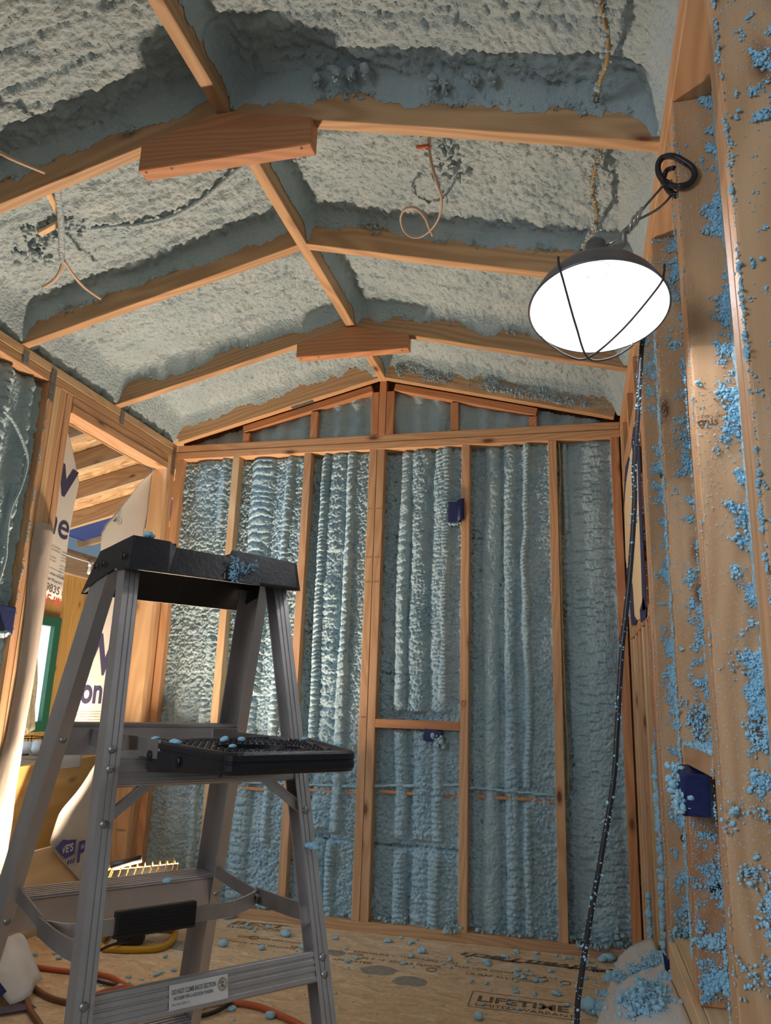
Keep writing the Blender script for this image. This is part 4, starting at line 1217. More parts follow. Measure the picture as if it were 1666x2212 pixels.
text('lettering', 'DO NOT CLIMB BACK SECTION', lo + xdir * .003 + zdir * .0185, xdir, zdir, .0082, M_GREY, lab, bold=.02, xs=.56, lift=.0004)
text('lettering', 'NO SUBIR POR LA SECCION TRASERA', lo + xdir * .006 + zdir * .0115, xdir, zdir, .0058, M_GREY, lab, bold=.02, xs=.6, lift=.0004)
text('lettering', 'P/N 100-2 REV. A', lo + xdir * .003 + zdir * .0050, xdir, zdir, .0036, M_GREY, lab, lift=.0004)
cc = lo + xdir * .0785 + zdir * .0195 + nrm * .0006
tube('warning_symbol', [cc + xdir * (.0064 * math.cos(a)) + zdir * (.0075 * math.sin(a)) for a in np.linspace(0, 2 * math.pi, 24, endpoint=False)], .0009, M_GOLD, lab, n=1, sides=5, closed=True)
tube('warning_symbol', [cc + xdir * -.0045 + zdir * .005, cc + xdir * .0045 - zdir * .005], .0007, M_GOLD, lab, n=1, sides=4)
V = []
F = []
for (a, c) in (((-.002, -.004), (0, .001)), ((.001, -.004), (0, .001)), ((0, .001), (.0005, .004)), ((0, .003), (.003, .002)), ((0, .003), (-.0025, .001))):
    v, f = tube_data([cc + xdir * a[0] + zdir * a[1], cc + xdir * c[0] + zdir * c[1]], .0007, 4)
    V, F = join_data([(V, F), (v, f)])
mesh('warning_symbol', V, F, M_GREY, lab)
# corner gussets under the shelf
for s in (-1, 1):
    for zA, uA, zB in ((.772, .010, .826),):
        A = rear(s, .012, .012, zA); B = rear(s, .085, .012, .828)
        obox('gusset', A, B, nrm, .016, .004, M_ALU, lad, .001)
        obox('gusset_edge', A + Vector((0, 0, .008)), B + Vector((0, 0, .008)), nrm, .002, .010, M_ALU, lad, .0005)
# gusset angles next to the front steps
# spreaders: front link, hinge, rear link; a cross bar with a black ribbed grip joins them
def strip(name, pts, w, t, mat, parent, upv=(0, 0, 1), n=6):
    path = spline(pts, n) if n > 1 else [Vector(p) for p in pts]
    V, F = [], []
    up_ = Vector(upv)
    for i, p in enumerate(path):
        tng = (path[min(i + 1, len(path) - 1)] - path[max(i - 1, 0)]).normalized()
        sd = tng.cross(up_).normalized()
        u2 = sd.cross(tng).normalized()
        for a, b in ((-1, -1), (1, -1), (1, 1), (-1, 1)):
            V.append(p + sd * (a * t / 2) + u2 * (b * w / 2))
    for i in range(len(path) - 1):
        for k in range(4):
            F.append((i * 4 + k, i * 4 + (k + 1) % 4, (i + 1) * 4 + (k + 1) % 4, (i + 1) * 4 + k))
    F += [(3, 2, 1, 0), tuple((len(path) - 1) * 4 + k for k in range(4))]
    return mesh(name, V, F, mat, parent)


SPZ = .610
hu = LD['af'] + LD['sf'] * (Z0 - SPZ) - .018
fv = LD['bf'] + LD['tf'] * (Z0 - SPZ)
rv = -(LD['br'] + LD['tr'] * (Z0 - .622))
hv = -.075
for s in (-1, 1):
    strip('spreader', [W(s * (hu + .004), fv + .02, SPZ + .004), W(s * hu, fv - .05, SPZ), W(s * hu, hv, SPZ - .008)], .022, .0035, M_ALUD, lad, n=3)
    strip('spreader', [W(s * (hu + .006), hv + .012, SPZ - .008), W(s * (hu + .006), (hv + rv) / 2, SPZ - .004), W(s * (hu + .004), rv + .03, SPZ + .003), W(s * (hu - .006), rv + .006, SPZ + .004)], .026, .0035, M_ALUD, lad, n=4)
    V, F = lathe_data([(.007, -.006), (.007, .006), (.004, .008), (.0001, .008)], W(s * hu, hv, SPZ - .008), xdir * s, 12)
    mesh('rivet', V, F, M_STEEL, lad, True)
strip('cross_bar', [W(-hu, hv, SPZ - .010), W(-hu + .03, hv - .030, SPZ - .012), W(-hu + .07, hv - .034, SPZ - .012), W(0, hv - .034, SPZ - .012), W(hu - .09, hv - .034, SPZ - .012), W(hu - .06, hv - .030, SPZ - .012), W(hu - .01, hv - .004, SPZ - .010), W(hu, hv + .01, SPZ - .009)], .024, .004, M_ALU, lad, n=5)
bm = bmesh.new()
bm_box(bm, (0, 0, 0), (.135, .014, .040), .004, seg=2)
for k in range(7): bm_box(bm, (0, 0, -.016 + k * .0053), (.130, .0165, .0028), .0008)
bm_obj('grip', bm, M_RUB, lad, False, Matrix.Translation(W(-.020, hv - .034, SPZ - .010)) @ Matrix.Rotation(LD['th'], 4, 'Z'))


# cap: hollow moulded tray with raised end blocks
def cap():
    bm = bmesh.new()
    hwB, hwT = .160, .155
    vn_, vf = -.1990, .0500      # near / far skirt at the bottom
    vnT, vfT = -.1880, -.020
    zb_n, zb_f = 1.1470, 1.128
    def wall(pb, pt, t, inward):
        # pb: bottom polyline, pt: top polyline
        a = [bm.verts.new(W(*p)) for p in pb]; b = [bm.verts.new(W(*p)) for p in pt]
        a2 = [bm.verts.new(W(p[0] + inward[0] * t, p[1] + inward[1] * t, p[2])) for p in pb]
        b2 = [bm.verts.new(W(p[0] + inward[0] * t, p[1] + inward[1] * t, p[2] - (t if abs(inward[1]) else 0))) for p in pt]
        for i in range(len(pb) - 1):
            bm.faces.new((a[i], a[i + 1], b[i + 1], b[i])); bm.faces.new((a2[i + 1], a2[i], b2[i], b2[i + 1]))
            bm.faces.new((b[i], b[i + 1], b2[i + 1], b2[i])); bm.faces.new((a[i + 1], a[i], a2[i], a2[i + 1]))
        bm.faces.new((a[0], b[0], b2[0], a2[0])); bm.faces.new((b[-1], a[-1], a2[-1], b2[-1]))
    topn = [(-hwT, 1.2040), (-.092, 1.2030), (-.080, 1.1945), (.018, 1.1925), (.021, 1.2050), (.070, 1.2040), (hwT, 1.1990)]
    wall([(-hwB + (u + hwT) * hwB / hwT, vn_, zb_n) for u, z in topn], [(u, vnT, z) for u, z in topn], .006, (0, 1))
    wall([(-hwB + (u + hwT) * hwB / hwT, vf, zb_f) for u, z in topn], [(u, vfT, z - .004) for u, z in topn], .006, (0, -1))
    for s in (-1, 1):
        q = [(s * hwB, vn_, zb_n), (s * hwB, -.12, zb_n + .008), (s * hwB, -.03, zb_f + .016), (s * hwB, vf, zb_f)]
        t_ = [(s * hwT, vnT, 1.2040 if s < 0 else 1.199), (s * hwT, -.135, 1.203 if s < 0 else 1.198), (s * hwT, -.07, 1.201 if s < 0 else 1.196), (s * hwT, vfT, 1.2 if s < 0 else 1.195)]
        wall(q, t_, .006, (-s, 0))
    def top(u0, u1, z):
        bm_box(bm, W((u0 + u1) / 2, (vnT + vfT) / 2, z - .003), (u1 - u0, abs(vnT - vfT) - .004, .006), .001, rot=Matrix.Rotation(LD['th'], 4, 'Z'))
    top(-hwT + .002, -.080, 1.201); top(-.082, .020, 1.1905); top(.018, hwT - .002, 1.198)
    bmesh.ops.remove_doubles(bm, verts=bm.verts[:], dist=.0002)
    return bm_obj('top_cap', bm, M_BLACK, lad)


cp = cap()
local_box('latch_tab', .005, .028, -.2005, -.190, 1.148, 1.163, M_BLACK, lad, .002)
local_box('bevelled_corner', .072, .156, -.2005, -.193, 1.147, 1.153, M_BLACK, lad, .002)
for (u, v) in ((-.161, -.165), (-.161, -.06), (-.161, -.02)):
    V, F = lathe_data([(.0075, 0), (.006, .0016), (.0001, .0022)], W(u, v, 1.172), -xdir, 14)
    mesh('rivet', V, F, M_BLACK, cp, True)
splat('foam_spatter', W(.015, -.2005, 1.148), (W(.06, 0, 0) - W(0, 0, 0)), (0, 0, .045), nrm, 220, lambda u, v: (1 - v) * .8 + .1, lad, .0006, .0024, seed=51, thr=.42)
splat('foam_spatter', rear(1, .024, -.001, .80), rear(1, .001, -.001, .80) - rear(1, .024, -.001, .80), rear(1, .024, -.001, .45) - rear(1, .024, -.001, .80), nrm, 160, lambda u, v: .8 + 0 * u, lad, .0004, .0012, seed=52, thr=.3, chains=False)


# paint shelf: moulded trapezoid tray with round hole, grid texture and brackets
def shelf():
    zt, th, drop = .888, .026, .020
    FL, FR, NR, NL = (-.118, -.235), (.205, -.165), (.066, -.530), (-.128, -.536)
    def inset(poly, d):
        c = Vector((sum(p[0] for p in poly) / len(poly), sum(p[1] for p in poly) / len(poly)))
        return [tuple(Vector(p) + (c - Vector(p)).normalized() * d) for p in poly]
    # rounded outline
    base = [FL, NL, NR, FR]
    out = []
    for i in range(4):
        p0, p1, p2 = Vector(base[i - 1]), Vector(base[i]), Vector(base[(i + 1) % 4])
        r = .020
        a = p1 + (p0 - p1).normalized() * r; c = p1 + (p2 - p1).normalized() * r
        for t in np.linspace(0, 1, 6):
            out.append(tuple(a * (1 - t) ** 2 + p1 * 2 * t * (1 - t) + c * t ** 2))
    n = len(out)
    bm = bmesh.new()
    def loop(pts, z): return [bm.verts.new(W(p[0], p[1], z(p) if callable(z) else z)) for p in pts]
    zlow = lambda p: zt - th - drop * max(0.0, min(1.0, (p[1] + .50) / .22)) * (1 if p[0] < .12 else .5)
    L0 = loop(inset(out, .004), zlow); L1 = loop(out, lambda p: zlow(p) + .005); L1b = loop(out, zt - .014); L1c = loop(inset(out, .0016), zt - .013); L1d = loop(inset(out, .0016), zt - .011); L1e = loop(out, zt - .010)
    L2 = loop(out, zt - .003); L3 = loop(inset(out, .004), zt); L4 = loop(inset(out, .013), zt); L5 = loop(inset(out, .016), zt - .004)
    seq = [L0, L1, L1b, L1c, L1d, L1e, L2, L3, L4, L5]
    for A, B in zip(seq, seq[1:]):
        for i in range(n): bm.faces.new((A[i], A[(i + 1) % n], B[(i + 1) % n], B[i]))
    # tray bottom with a round hole
    hc = (0.0, -.375); hr = .062
    m_ = 48
    hole = loop([(hc[0] + hr * math.cos(2 * math.pi * k / m_), hc[1] + hr * math.sin(2 * math.pi * k / m_)) for k in range(m_)], zt - .004)
    hole2 = loop([(hc[0] + hr * math.cos(2 * math.pi * k / m_), hc[1] + hr * math.sin(2 * math.pi * k / m_)) for k in range(m_)], zt - .018)
    hb = loop([(hc[0] + .9 * hr * math.cos(2 * math.pi * k / m_), hc[1] + .9 * hr * math.sin(2 * math.pi * k / m_)) for k in range(m_)], zt - .018)
    e = []
    for Lp in (L5, hole):
        for i in range(len(Lp)):
            ed = bm.edges.get((Lp[i], Lp[(i + 1) % len(Lp)])) or bm.edges.new((Lp[i], Lp[(i + 1) % len(Lp)]))
            e.append(ed)
    bmesh.ops.triangle_fill(bm, use_beauty=True, edges=e)
    for i in range(m_):
        bm.faces.new((hole[i], hole[(i + 1) % m_], hole2[(i + 1) % m_], hole2[i]))
        bm.faces.new((hole2[i], hole2[(i + 1) % m_], hb[(i + 1) % m_], hb[i]))
    bm.faces.new(hb)
    ob = bm_obj('paint_shelf', bm, M_BLACK, lad)
    # raised studs of the non-slip grid
    bm = bmesh.new()
    for i in range(30):
        for j in range(34):
            u = -.125 + i * .0105 + (j % 2) * .005; v = -.53 + j * .0105
            # inside the outline, outside the hole
            t = (v + .535) / .34
            ul = -.120 + .006 * t; ur = .055 + .13 * t
            if not (ul + .012 < u < ur - .014) or v < -.495 or v > -.225 + .15 * (u + .1) or (u - hc[0]) ** 2 + (v - hc[1]) ** 2 < (hr + .006) ** 2: continue
            bm_box(bm, W(u, v, zt - .0032), (.0065, .0022, .0024), 0, rot=Matrix.Rotation(LD['th'] + (.6 if (i + j) % 2 else -.6), 4, 'Z'))
    g = bm_obj('grip_studs', bm, M_BLACK, lad); g['kind'] = 'stuff'
    for v in (-.500, -.510, -.519):
        local_box('groove_rib', -.105, .05, v - .0015, v + .0015, zt - .005, zt - .001, M_BLACK, lad, .0006)
    for (u, v) in ((-.1195, -.27), (-.1225, -.38), (-.121, -.51)):
        V, F = lathe_data([(.008, 0), (.0065, .0012), (.0001, .0018)], W(u - .003, v, zt - .022), -xdir, 14)
        mesh('rivet', V, F, M_BLACK, ob, True)
    return ob


shelf()
# shelf brackets back to the front step
local_box('shelf_bracket', -.120, -.117, -.30, .020, .862, .890, M_ALUD, lad, .001)
local_box('shelf_bracket', .118, .121, -.26, .020, .864, .890, M_ALUD, lad, .001)
local_box('hinge_plate', .070, .121, -.07, -.066, .872, .896, M_ALUD, lad, .001)
for (u, v, z) in ((-.1215, -.05, .876),):
    V, F = lathe_data([(.006, 0), (.0055, .002), (.0001, .003)], W(u, v, z), -xdir, 12)
    mesh('rivet', V, F, M_STEEL, lad, True)

# ================================================================== THE CLAMP LAMP
LC = Vector((.988, -2.14, 1.646))
d_ = (LC - CAM_POS).normalized()
dn = Vector((0, 0, -1)); dn = (dn - d_ * dn.dot(d_)).normalized()
AX = (dn * 0.755 - d_ * 0.655).normalized()          # the way the lamp shines: down and a little outwards
UPX = -AX
RR = 0.121
HS = .852
lamp = empty('clamp_lamp', LC, 'lit metal clamp lamp with wire guard hanging by the right wall', 'lamp')
def lam(profile, seg=48, k=1.0): return lathe_data([(r * k if r < .04 else r, h * HS) for r, h in profile], LC, UPX, seg)
V, F = lam([(RR, .0), (RR + .003, .002), (RR, .006), (RR * .97, .018), (RR * .88, .045), (RR * .74, .072), (RR * .55, .094), (RR * .36, .108), (.0399, .112), (.034, .114)], 64, .72)
V2, F2 = lam([(.033, .110), (RR * .35, .105), (RR * .54, .091), (RR * .73, .069), (RR * .87, .042), (RR * .96, .016), (RR - .001, .001)], 64, .72)
mesh('reflector', V, F, M_ENAM, lamp, True)
mesh('reflector_lining', V2, F2, M_INNER, lamp, True)
V, F = lam([(.034, .108), (.034, .128), (.030, .132), (.030, .158), (.027, .166), (.027, .185), (.018, .194), (.0001, .196)], 28, .72)
mesh('socket', V, F, M_ENAM, lamp, True)
V, F = lam([(.0345, .126), (.0355, .128), (.0345, .130)], 28, .72)
mesh('socket_ring', V, F, M_CHROME, lamp, True)
V, F = lam([(.0001, .006), (.020, .009), (.032, .022), (.036, .040), (.032, .058), (.020, .078), (.014, .092), (.014, .112)], 28, .85)
mesh('bulb', V, F, M_BULB, lamp, True)
e1 = (rt2 - AX * rt2.dot(AX)).normalized(); e2 = AX.cross(e1)
if e2.dot(up2) < 0: e2 = -e2
def rim(a, h=.0, k=1.0): return LC + (e1 * math.cos(a) + e2 * math.sin(a)) * RR * k + UPX * h
ang = [math.radians(q) for q in (135, 45, 225, 315)]
for a, c in ((0, 3), (1, 2)):
    ap = LC + AX * .043 - e2 * .081
    A, B = rim(ang[a], .012, 1.03), rim(ang[c], .012, 1.03)
    Ai, Bi = rim(ang[a], -.012, .93), rim(ang[c], -.012, .93)
    tube('wire_guard', [rim(ang[a], .03, 1.05), A, Ai, (Ai + ap) / 2 + AX * .014, ap, (Bi + ap) / 2 + AX * .014, Bi, B, rim(ang[c], .03, 1.05)], .0021, M_GUARD, lamp, n=8, sides=6)
# bulb light
ld = bpy.data.lights.new('clamp_lamp_light', 'POINT'); ld.energy = CLAMP_POWER; ld.color = CLAMP_COL; ld.shadow_soft_size = .032
lo_ = bpy.data.objects.new('clamp_lamp_light', ld); COL.objects.link(lo_); lo_.location = LC + UPX * .034
lo_.parent = lamp; lo_.matrix_parent_inverse = WM[lamp.name].inverted()
# spring clamp wires tied up to the wall
ST = LC + UPX * .148
cl = Vector((1.054, -2.10, 1.835))
tube('clamp_jaw', [ST + e1 * .02, ST + e1 * .05 + Vector((0, 0, .012)), cl + Vector((-.012, 0, -.012)), cl], .006, M_STEEL, lamp, n=6, sides=8)
for k in range(3):
    c = cl + Vector((.002 + .007 * k, 0, .004 + .008 * k))
    tube('spring_coil', [c + Vector((.010 * math.cos(a) * .6, .013 * math.sin(a), .016 * math.cos(a))) for a in np.linspace(0, 2 * math.pi, 14, endpoint=False)], .0022, M_CHROME, lamp, n=1, sides=6, closed=True)
HK = Vector((1.136, -1.995, 1.998))
tube('clamp_handle', [cl + Vector((.01, 0, .018)), (cl + HK) / 2 + Vector((.0, 0, .004)), HK], .0026, M_STEEL, lamp, sides=6)
tube('clamp_handle', [cl + Vector((.012, 0, .012)), (cl + HK) / 2 + Vector((.018, 0, -.012)), HK + Vector((.010, -.005, -.030)), HK + Vector((.010, -.005, .002))], .0026, M_STEEL, lamp, sides=6)
tube('clamp_tail', [cl + Vector((-.01, 0, -.018)), cl + Vector((-.045, .0, -.034))], .0024, M_CHROME, lamp, n=1, sides=6)

ct = empty('cord_loop', (R, -2.0, 1.95), 'black cord looped over the stud edge holding the lamp', 'cord')
tube('loop', [(1.143, -1.996, 1.994), (1.131, -1.995, 2.007), (1.124, -1.995, 2.026), (1.125, -1.998, 2.045), (1.134, -2.005, 2.052), (1.148, -2.030, 2.032), (1.165, -2.036, 2.014), (1.181, -2.036, 1.996), (1.185, -2.036, 1.977), (1.174, -2.036, 1.960), (1.155, -2.036, 1.956), (1.145, -2.020, 1.972)], .0062, M_CORD, ct, closed=True)
tube('loop', [(1.137, -1.992, 1.992), (1.134, -1.994, 2.010), (1.140, -2.0, 2.024), (1.150, -2.02, 2.012)], .005, M_CORD, ct)
tube('knot', [(1.130, -1.994, 2.010), (1.135, -1.996, 1.994), (1.142, -2.0, 1.974), (1.150, -2.02, 1.948)], .0065, M_CORD, ct)
pc = empty('power_cord', (0.9, -2.0, 0), 'long black lamp cord hanging down beside the right wall', 'cord')
P = [(1.03, -2.08, 1.78), (1.088, -2.02, 1.73), (1.084, -2.02, 1.683), (1.073, -2.0, 1.64), (1.064, -2.0, 1.558), (1.058, -2.0, 1.493), (1.047, -2.0, 1.392), (1.044, -2.0, 1.321), (1.029, -2.0, 1.183), (1.011, -2.0, 1.059), (.998, -2.0, .932), (.987, -2.0, .833), (.963, -2.0, .715), (.941, -2.0, .615), (.924, -2.0, .525), (.916, -2.0, .463), (.905, -2.0, .25), (.89, -1.97, .03), (.80, -1.95, .008)]
tube('cord', P, .0047, M_CORD, pc, sides=8)
for i in range(1, 14):
    pass
pp = spline(P, 10); Q, Rq = [], []
for _ in range(420):
    p = pp[random.randrange(5, len(pp) - 30)]
    a = random.uniform(math.pi * .8, math.pi * 2.2)
    Q.append(p + Vector((math.cos(a), math.sin(a), 0)) * .005 + Vector((0, 0, random.uniform(-.01, .01)))); Rq.append(random.choice((.0007, .0009, .0012, .002)))
blobs('foam_spatter', Q, Rq, M_SPLAT, pc)

# ================================================================== THE WORK LIGHT
WLC = Vector((-0.785, -0.45, 0))
wk = empty('work_light', WLC, 'yellow and black halogen work light switched on, on the floor', 'work light')
ex = Vector((.93, .36, 0)).normalized(); ey = Vector((-.36, .93, 0)).normalized()
def K(a, b, z): return WLC + ex * a + ey * b + Vector((0, 0, z))
tube('base_tube', [K(-.10, -.12, .012), K(0, -.135, .012), K(.10, -.12, .012), K(.135, -.06, .014), K(.14, 0, .020), K(.135, .07, .02), K(.11, .12, .012), K(0, .13, .012), K(-.10, .12, .012), K(-.13, .06, .012), K(-.13, -.06, .012)], .0125, M_YEL, wk, n=6, sides=10, closed=True)
tube('upright_tube', [K(.13, .06, .02), K(.125, .02, .055), K(.10, 0, .085), K(.05, -.01, .09)], .0115, M_YEL, wk, n=6, sides=10)
tube('upright_tube', [K(-.13, -.02, .10), K(-.125, -.03, .06), K(-.09, -.035, .040), K(-.03, -.035, .042)], .0115, M_YEL, wk, n=6, sides=10)
tube('upright_tube', [K(-.13, -.02, .10), K(-.15, .0, .17), K(-.155, .01, .235)], .0115, M_YEL, wk, n=6, sides=10)
bm = bmesh.new(); bm_box(bm, (0, 0, .06), (.10, .07, .085), .012, seg=2); bm_box(bm, (.07, 0, .085), (.09, .03, .028), .006)
bm_obj('junction_box', bm, M_RUB, wk, False, frame_m(K(-.02, -.02, -.012), ex, (0, 0, 1)))
tube('knob', [K(.07, -.03, .10), K(.07, -.03, .135)], .012, M_RUB, wk, n=1, sides=10)
# head: open box facing up, lens on top, finned sides
hm = frame_m(K(0, .03, .150), ex + Vector((0, 0, .10)), Vector((.28, -.20, .94)))
bm = bmesh.new()
a0, b0, a1, b1, z0_, z1_ = .095, .045, .135, .085, -.035, .085
lowv = [bm.verts.new((x, y, z0_)) for x, y in ((-a0, -b0), (a0, -b0), (a0, b0), (-a0, b0))]
topv = [bm.verts.new((x, y, z1_)) for x, y in ((-a1, -b1), (a1, -b1), (a1, b1), (-a1, b1))]
for i in range(4): bm.faces.new((lowv[i], lowv[(i + 1) % 4], topv[(i + 1) % 4], topv[i]))
bm.faces.new(lowv[::-1])
hd = bm_obj('housing', bm, plain('deepened_black', (.0015, .0015, .0015), .9, spec=0.0), wk, False, hm)  # black deepened in colour so the lamp-lit inside stays dark
hd.modifiers.new('wall', 'SOLIDIFY').thickness = .004
bm = bmesh.new()
for k in range(6): bm_box(bm, (0, -b0 - .010 - .006 * k, z0_ + .012 + k * .018), (2 * a0 + .014 * k, .008, .004), .001)
bm_obj('cooling_fins', bm, M_RUB, wk, False, hm)
bm = bmesh.new(); bm_box(bm, (0, 0, -.010), (2 * a0 + .008, 2 * b0 + .008, .004), .001)
bm_obj('lens', bm, M_LENS, wk, False, hm)
gd = []
for k in range(9):
    x = -a1 + .015 + k * (2 * a1 - .03) / 8
    gd.append(tube_data([hm @ Vector((x, -b1, .088)), hm @ Vector((x, -b1 + .01, .112)), hm @ Vector((x + .006, 0, .118)), hm @ Vector((x, b1 - .01, .112)), hm @ Vector((x, b1, .088))], .0024, 6))
gd.append(tube_data([hm @ Vector((x, y, .088)) for x, y in ((-a1, -b1), (a1, -b1), (a1, b1), (-a1, b1))], .0034, 6, closed=True))
V, F = join_data(gd)
mesh('wire_guard', V, F, M_YELG, wk, True)
tube('handle_stem', [K(-.155, .01, .235), K(-.15, .012, .262), K(-.13, .015, .272)], .0095, M_YEL, wk, n=4, sides=8)
tube('handle_grip', [K(-.135, .015, .272), K(-.02, .022, .30)], .0145, M_RUB, wk, n=1, sides=12)
tube('light_cord', [K(-.02, -.05, .03), K(-.03, -.10, .03), K(-.08, -.18, .035), K(-.14, -.26, .012), K(-.13, -.36, .008), K(-.02, -.46, .008), K(.12, -.53, .008)], .0055, M_CORD, wk, n=8, sides=8)
# its light
wd_ = bpy.data.lights.new('work_light_lamp', 'AREA'); wd_.shape = 'RECTANGLE'; wd_.size, wd_.size_y = .18, .08
wd_.energy = WORK_POWER; wd_.color = WORK_COL
wo = bpy.data.objects.new('work_light_lamp', wd_); COL.objects.link(wo)
wo.parent = wk
wo.matrix_basis = WM[wk.name].inverted() @ (Matrix.Translation(hm @ Vector((0, 0, .0))) @ hm.to_3x3().normalized().to_4x4() @ Matrix.Rotation(math.pi, 4, 'X'))

# ================================================================== CORDS ON THE FLOOR
def cord(name, pts, r, mat, label, n=8):
    o = tube(name, pts, r, mat, None, n=n, sides=8)
    return tag(o, label, 'cord')


cord('extension_cord', [(-1.10, -.80, .02), (-1.017, -.826, .009), (-.919, -.841, .009), (-.808, -.839, .009), (-.724, -.828, .009), (-.64, -.84, .009), (-.56, -.885, .009), (-.49, -.905, .009)], .0085, M_ORANGE, 'red orange extension cord running left from its plug to the doorway')
cord('extension_cord', [(-.60, -1.06, .009), (-.596, -.98, .009), (-.560, -.915, .009), (-.514, -.90, .009), (-.47, -.912, .009), (-.413, -.935, .009), (-.265, -.935, .009), (-.166, -.905, .010), (-.068, -.909, .010), (.026, -.951, .010), (.103, -.996, .010), (.22, -1.09, .01), (.30, -1.2, .01)], .0095, M_ORANGE, 'thick orange extension cord curving across the floor under the ladder')
cord('extension_cord', [(-1.0, -.88, .01), (-.954, -.902, .009), (-.833, -.995, .009), (-.714, -1.058, .009), (-.60, -1.07, .009), (-.52, -1.04, .009)], .009, M_BROWN, 'brown cord curving from the wrap flap to the ladder leg')
cord('extension_cord', [(-.95, -.95, .012), (-.895, -.996, .009), (-.801, -1.068, .009), (-.714, -1.155, .009), (-.60, -1.25, .009), (-.5, -1.36, .009)], .009, M_BROWN, 'darker brown cord nearest the bottom left corner of the floor')
cord('extension_cord', [(-.20, -.90, .022), (-.215, -.95, .014), (-.25, -1.01, .009), (-.33, -1.07, .009), (-.44, -1.12, .009)], .007, M_YWIRE, 'short tan cord loop leaving the orange cord under the ladder')
cord('extension_cord', [(-.165, -.90, .024), (-.165, -.95, .014), (-.20, -1.02, .009), (-.30, -1.09, .009), (-.40, -1.13, .009)], .007, M_CORD, 'short black cord loop beside the tan loop under the ladder')

# ================================================================== CABLES IN THE CEILING AND WALLS
def cz(x, dz): return zroof(x) + dz
cy = empty('electric_cable', (-.73, -1.47, 2.39), 'split grey cable poking from the left ceiling foam', 'cable')
tube('sheath', [(-.585, -1.735, cz(-.585, .11)), (-.641, -1.638, cz(-.641, .10)), (-.673, -1.582, cz(-.673, .085)), (-.723, -1.506, cz(-.723, .065)), (-.745, -1.468, cz(-.745, .045))], .011, M_FOAMC, cy)
tube('conductor', [(-.740, -1.47, cz(-.740, .045)), (-.765, -1.45, cz(-.765, .025)), (-.80, -1.43, cz(-.8, .02)), (-.862, -1.405, cz(-.862, .03))], .0062, M_WWIRE, cy)
tube('conductor', [(-.735, -1.475, cz(-.735, .045)), (-.740, -1.407, cz(-.74, .028)), (-.746, -1.334, cz(-.746, .026)), (-.742, -1.250, cz(-.742, .03))], .0052, M_WWIRE, cy)
ca = tube('electric_cable', [(-.66, -1.45, cz(-.66, .155)), (-.577, -1.441, cz(-.577, .138)), (-.5, -1.409, cz(-.5, .136)), (-.389, -1.391, cz(-.389, .136)), (-.275, -1.411, cz(-.275, .136)), (-.172, -1.452, cz(-.172, .136)), (-.073, -1.491, cz(-.073, .136)), (-.01, -1.50, cz(-.01, .145))], .007, M_FOAMC)
tag(ca, 'foam coated cable arching across the left ceiling bay', 'cable')
for seg, (a, b_, yy_) in enumerate(((-.645, -.60, -1.60),)):
    pass
tag(obox('bare_wood_batten', (-.655, -1.69, cz(-.655, .138)), (-.70, -1.56, cz(-.70, .138)), (0, 0, 1), .018, .012, M_PALE, None, .001), 'narrow bare wood batten showing beside the split cable', 'batten')
tag(obox('bare_wood_batten', (-.700, -1.545, cz(-.7, .136)), (-.80, -1.53, cz(-.8, .136)), (0, 0, 1), .020, .012, M_PALE, None, .001), 'short bare wood batten under the split cable fork', 'batten')
ccl = tube('electric_cable', [(.563, -1.61, cz(.563, .15)), (.561, -1.585, cz(.561, .10)), (.572, -1.535, cz(.572, .05)), (.574, -1.46, cz(.574, .045)), (.548, -1.37, cz(.548, .04)), (.500, -1.295, cz(.5, .036)), (.455, -1.262, cz(.455, .034)), (.420, -1.280, cz(.42, .036)), (.416, -1.335, cz(.416, .045)), (.440, -1.385, cz(.44, .05)), (.480, -1.400, cz(.48, .05)), (.503, -1.365, cz(.503, .044)), (.508, -1.31, cz(.508, .04)), (.512, -1.275, cz(.512, .04))], .0058, M_WWIRE, flat=.55)
tag(ccl, 'tan cable curled in a loop below the right ceiling foam', 'cable')
tag(tube('electric_cable', [(.52, -1.575, cz(.52, .135)), (.535, -1.60, cz(.535, .115)), (.562, -1.605, cz(.562, .118))], .006, M_ORANGE), 'stub of bare copper coloured cable above the curled loop', 'cable')
for y0, y1, lab_ in ((-2.40, -1.815, 'yellow cable crossing the nearest right ceiling bay into the first rafter'), (-1.785, -1.20, 'yellow cable crossing the second right ceiling bay behind the lamp')):
    n = 9
    P = [(1.026 + (.012 * math.sin(k * 1.4)) - (.0 if y0 < -2 else .022 * max(0, k - 3) / 5), y0 + (y1 - y0) * k / (n - 1), cz(1.0, .085 + .012 * math.sin(k * .9))) for k in range(n)]
    o = tube('electric_cable', P, .0058, M_YWIRE)
    tag(o, lab_, 'cable')
    Q, Rq = [], []
    for _ in range(330):
        p = Vector(P[random.randrange(n - 1)]).lerp(Vector(P[random.randrange(n - 1)]), .0)
        k = random.randrange(n - 1); p = Vector(P[k]).lerp(Vector(P[k + 1]), random.random())
        Q.append(p + Vector((random.gauss(0, .005), 0, random.gauss(0, .004)))); Rq.append(random.uniform(.002, .006))
    blobs('foam_spatter', Q, Rq, M_FOAMC, o)
tag(tube('electric_cable', [(-.64, -1.96, cz(-.64, .07)), (-.602, -1.934, cz(-.602, .045)), (-.58, -1.907, cz(-.58, .035)), (-.535, -1.835, cz(-.535, .03))], .0062, M_WWIRE), 'cut tan cable end touching the nearest left rafter', 'cable')
tag(tube('electric_cable', [(X5 + T + .012, -.004 + .02, ZT - .01), (X5 + T + .015, .02, 2.0), (X5 + T + .008, .012, 1.85), (X5 + T + .006, .010, 1.5), (X5 + T + .010, .012, 1.0), (X5 + T + .016, .02, .8), (X5 + T + .014, .02, .6)], .0045, M_YWIRE), 'yellow cable running down beside the fifth back wall stud', 'cable')


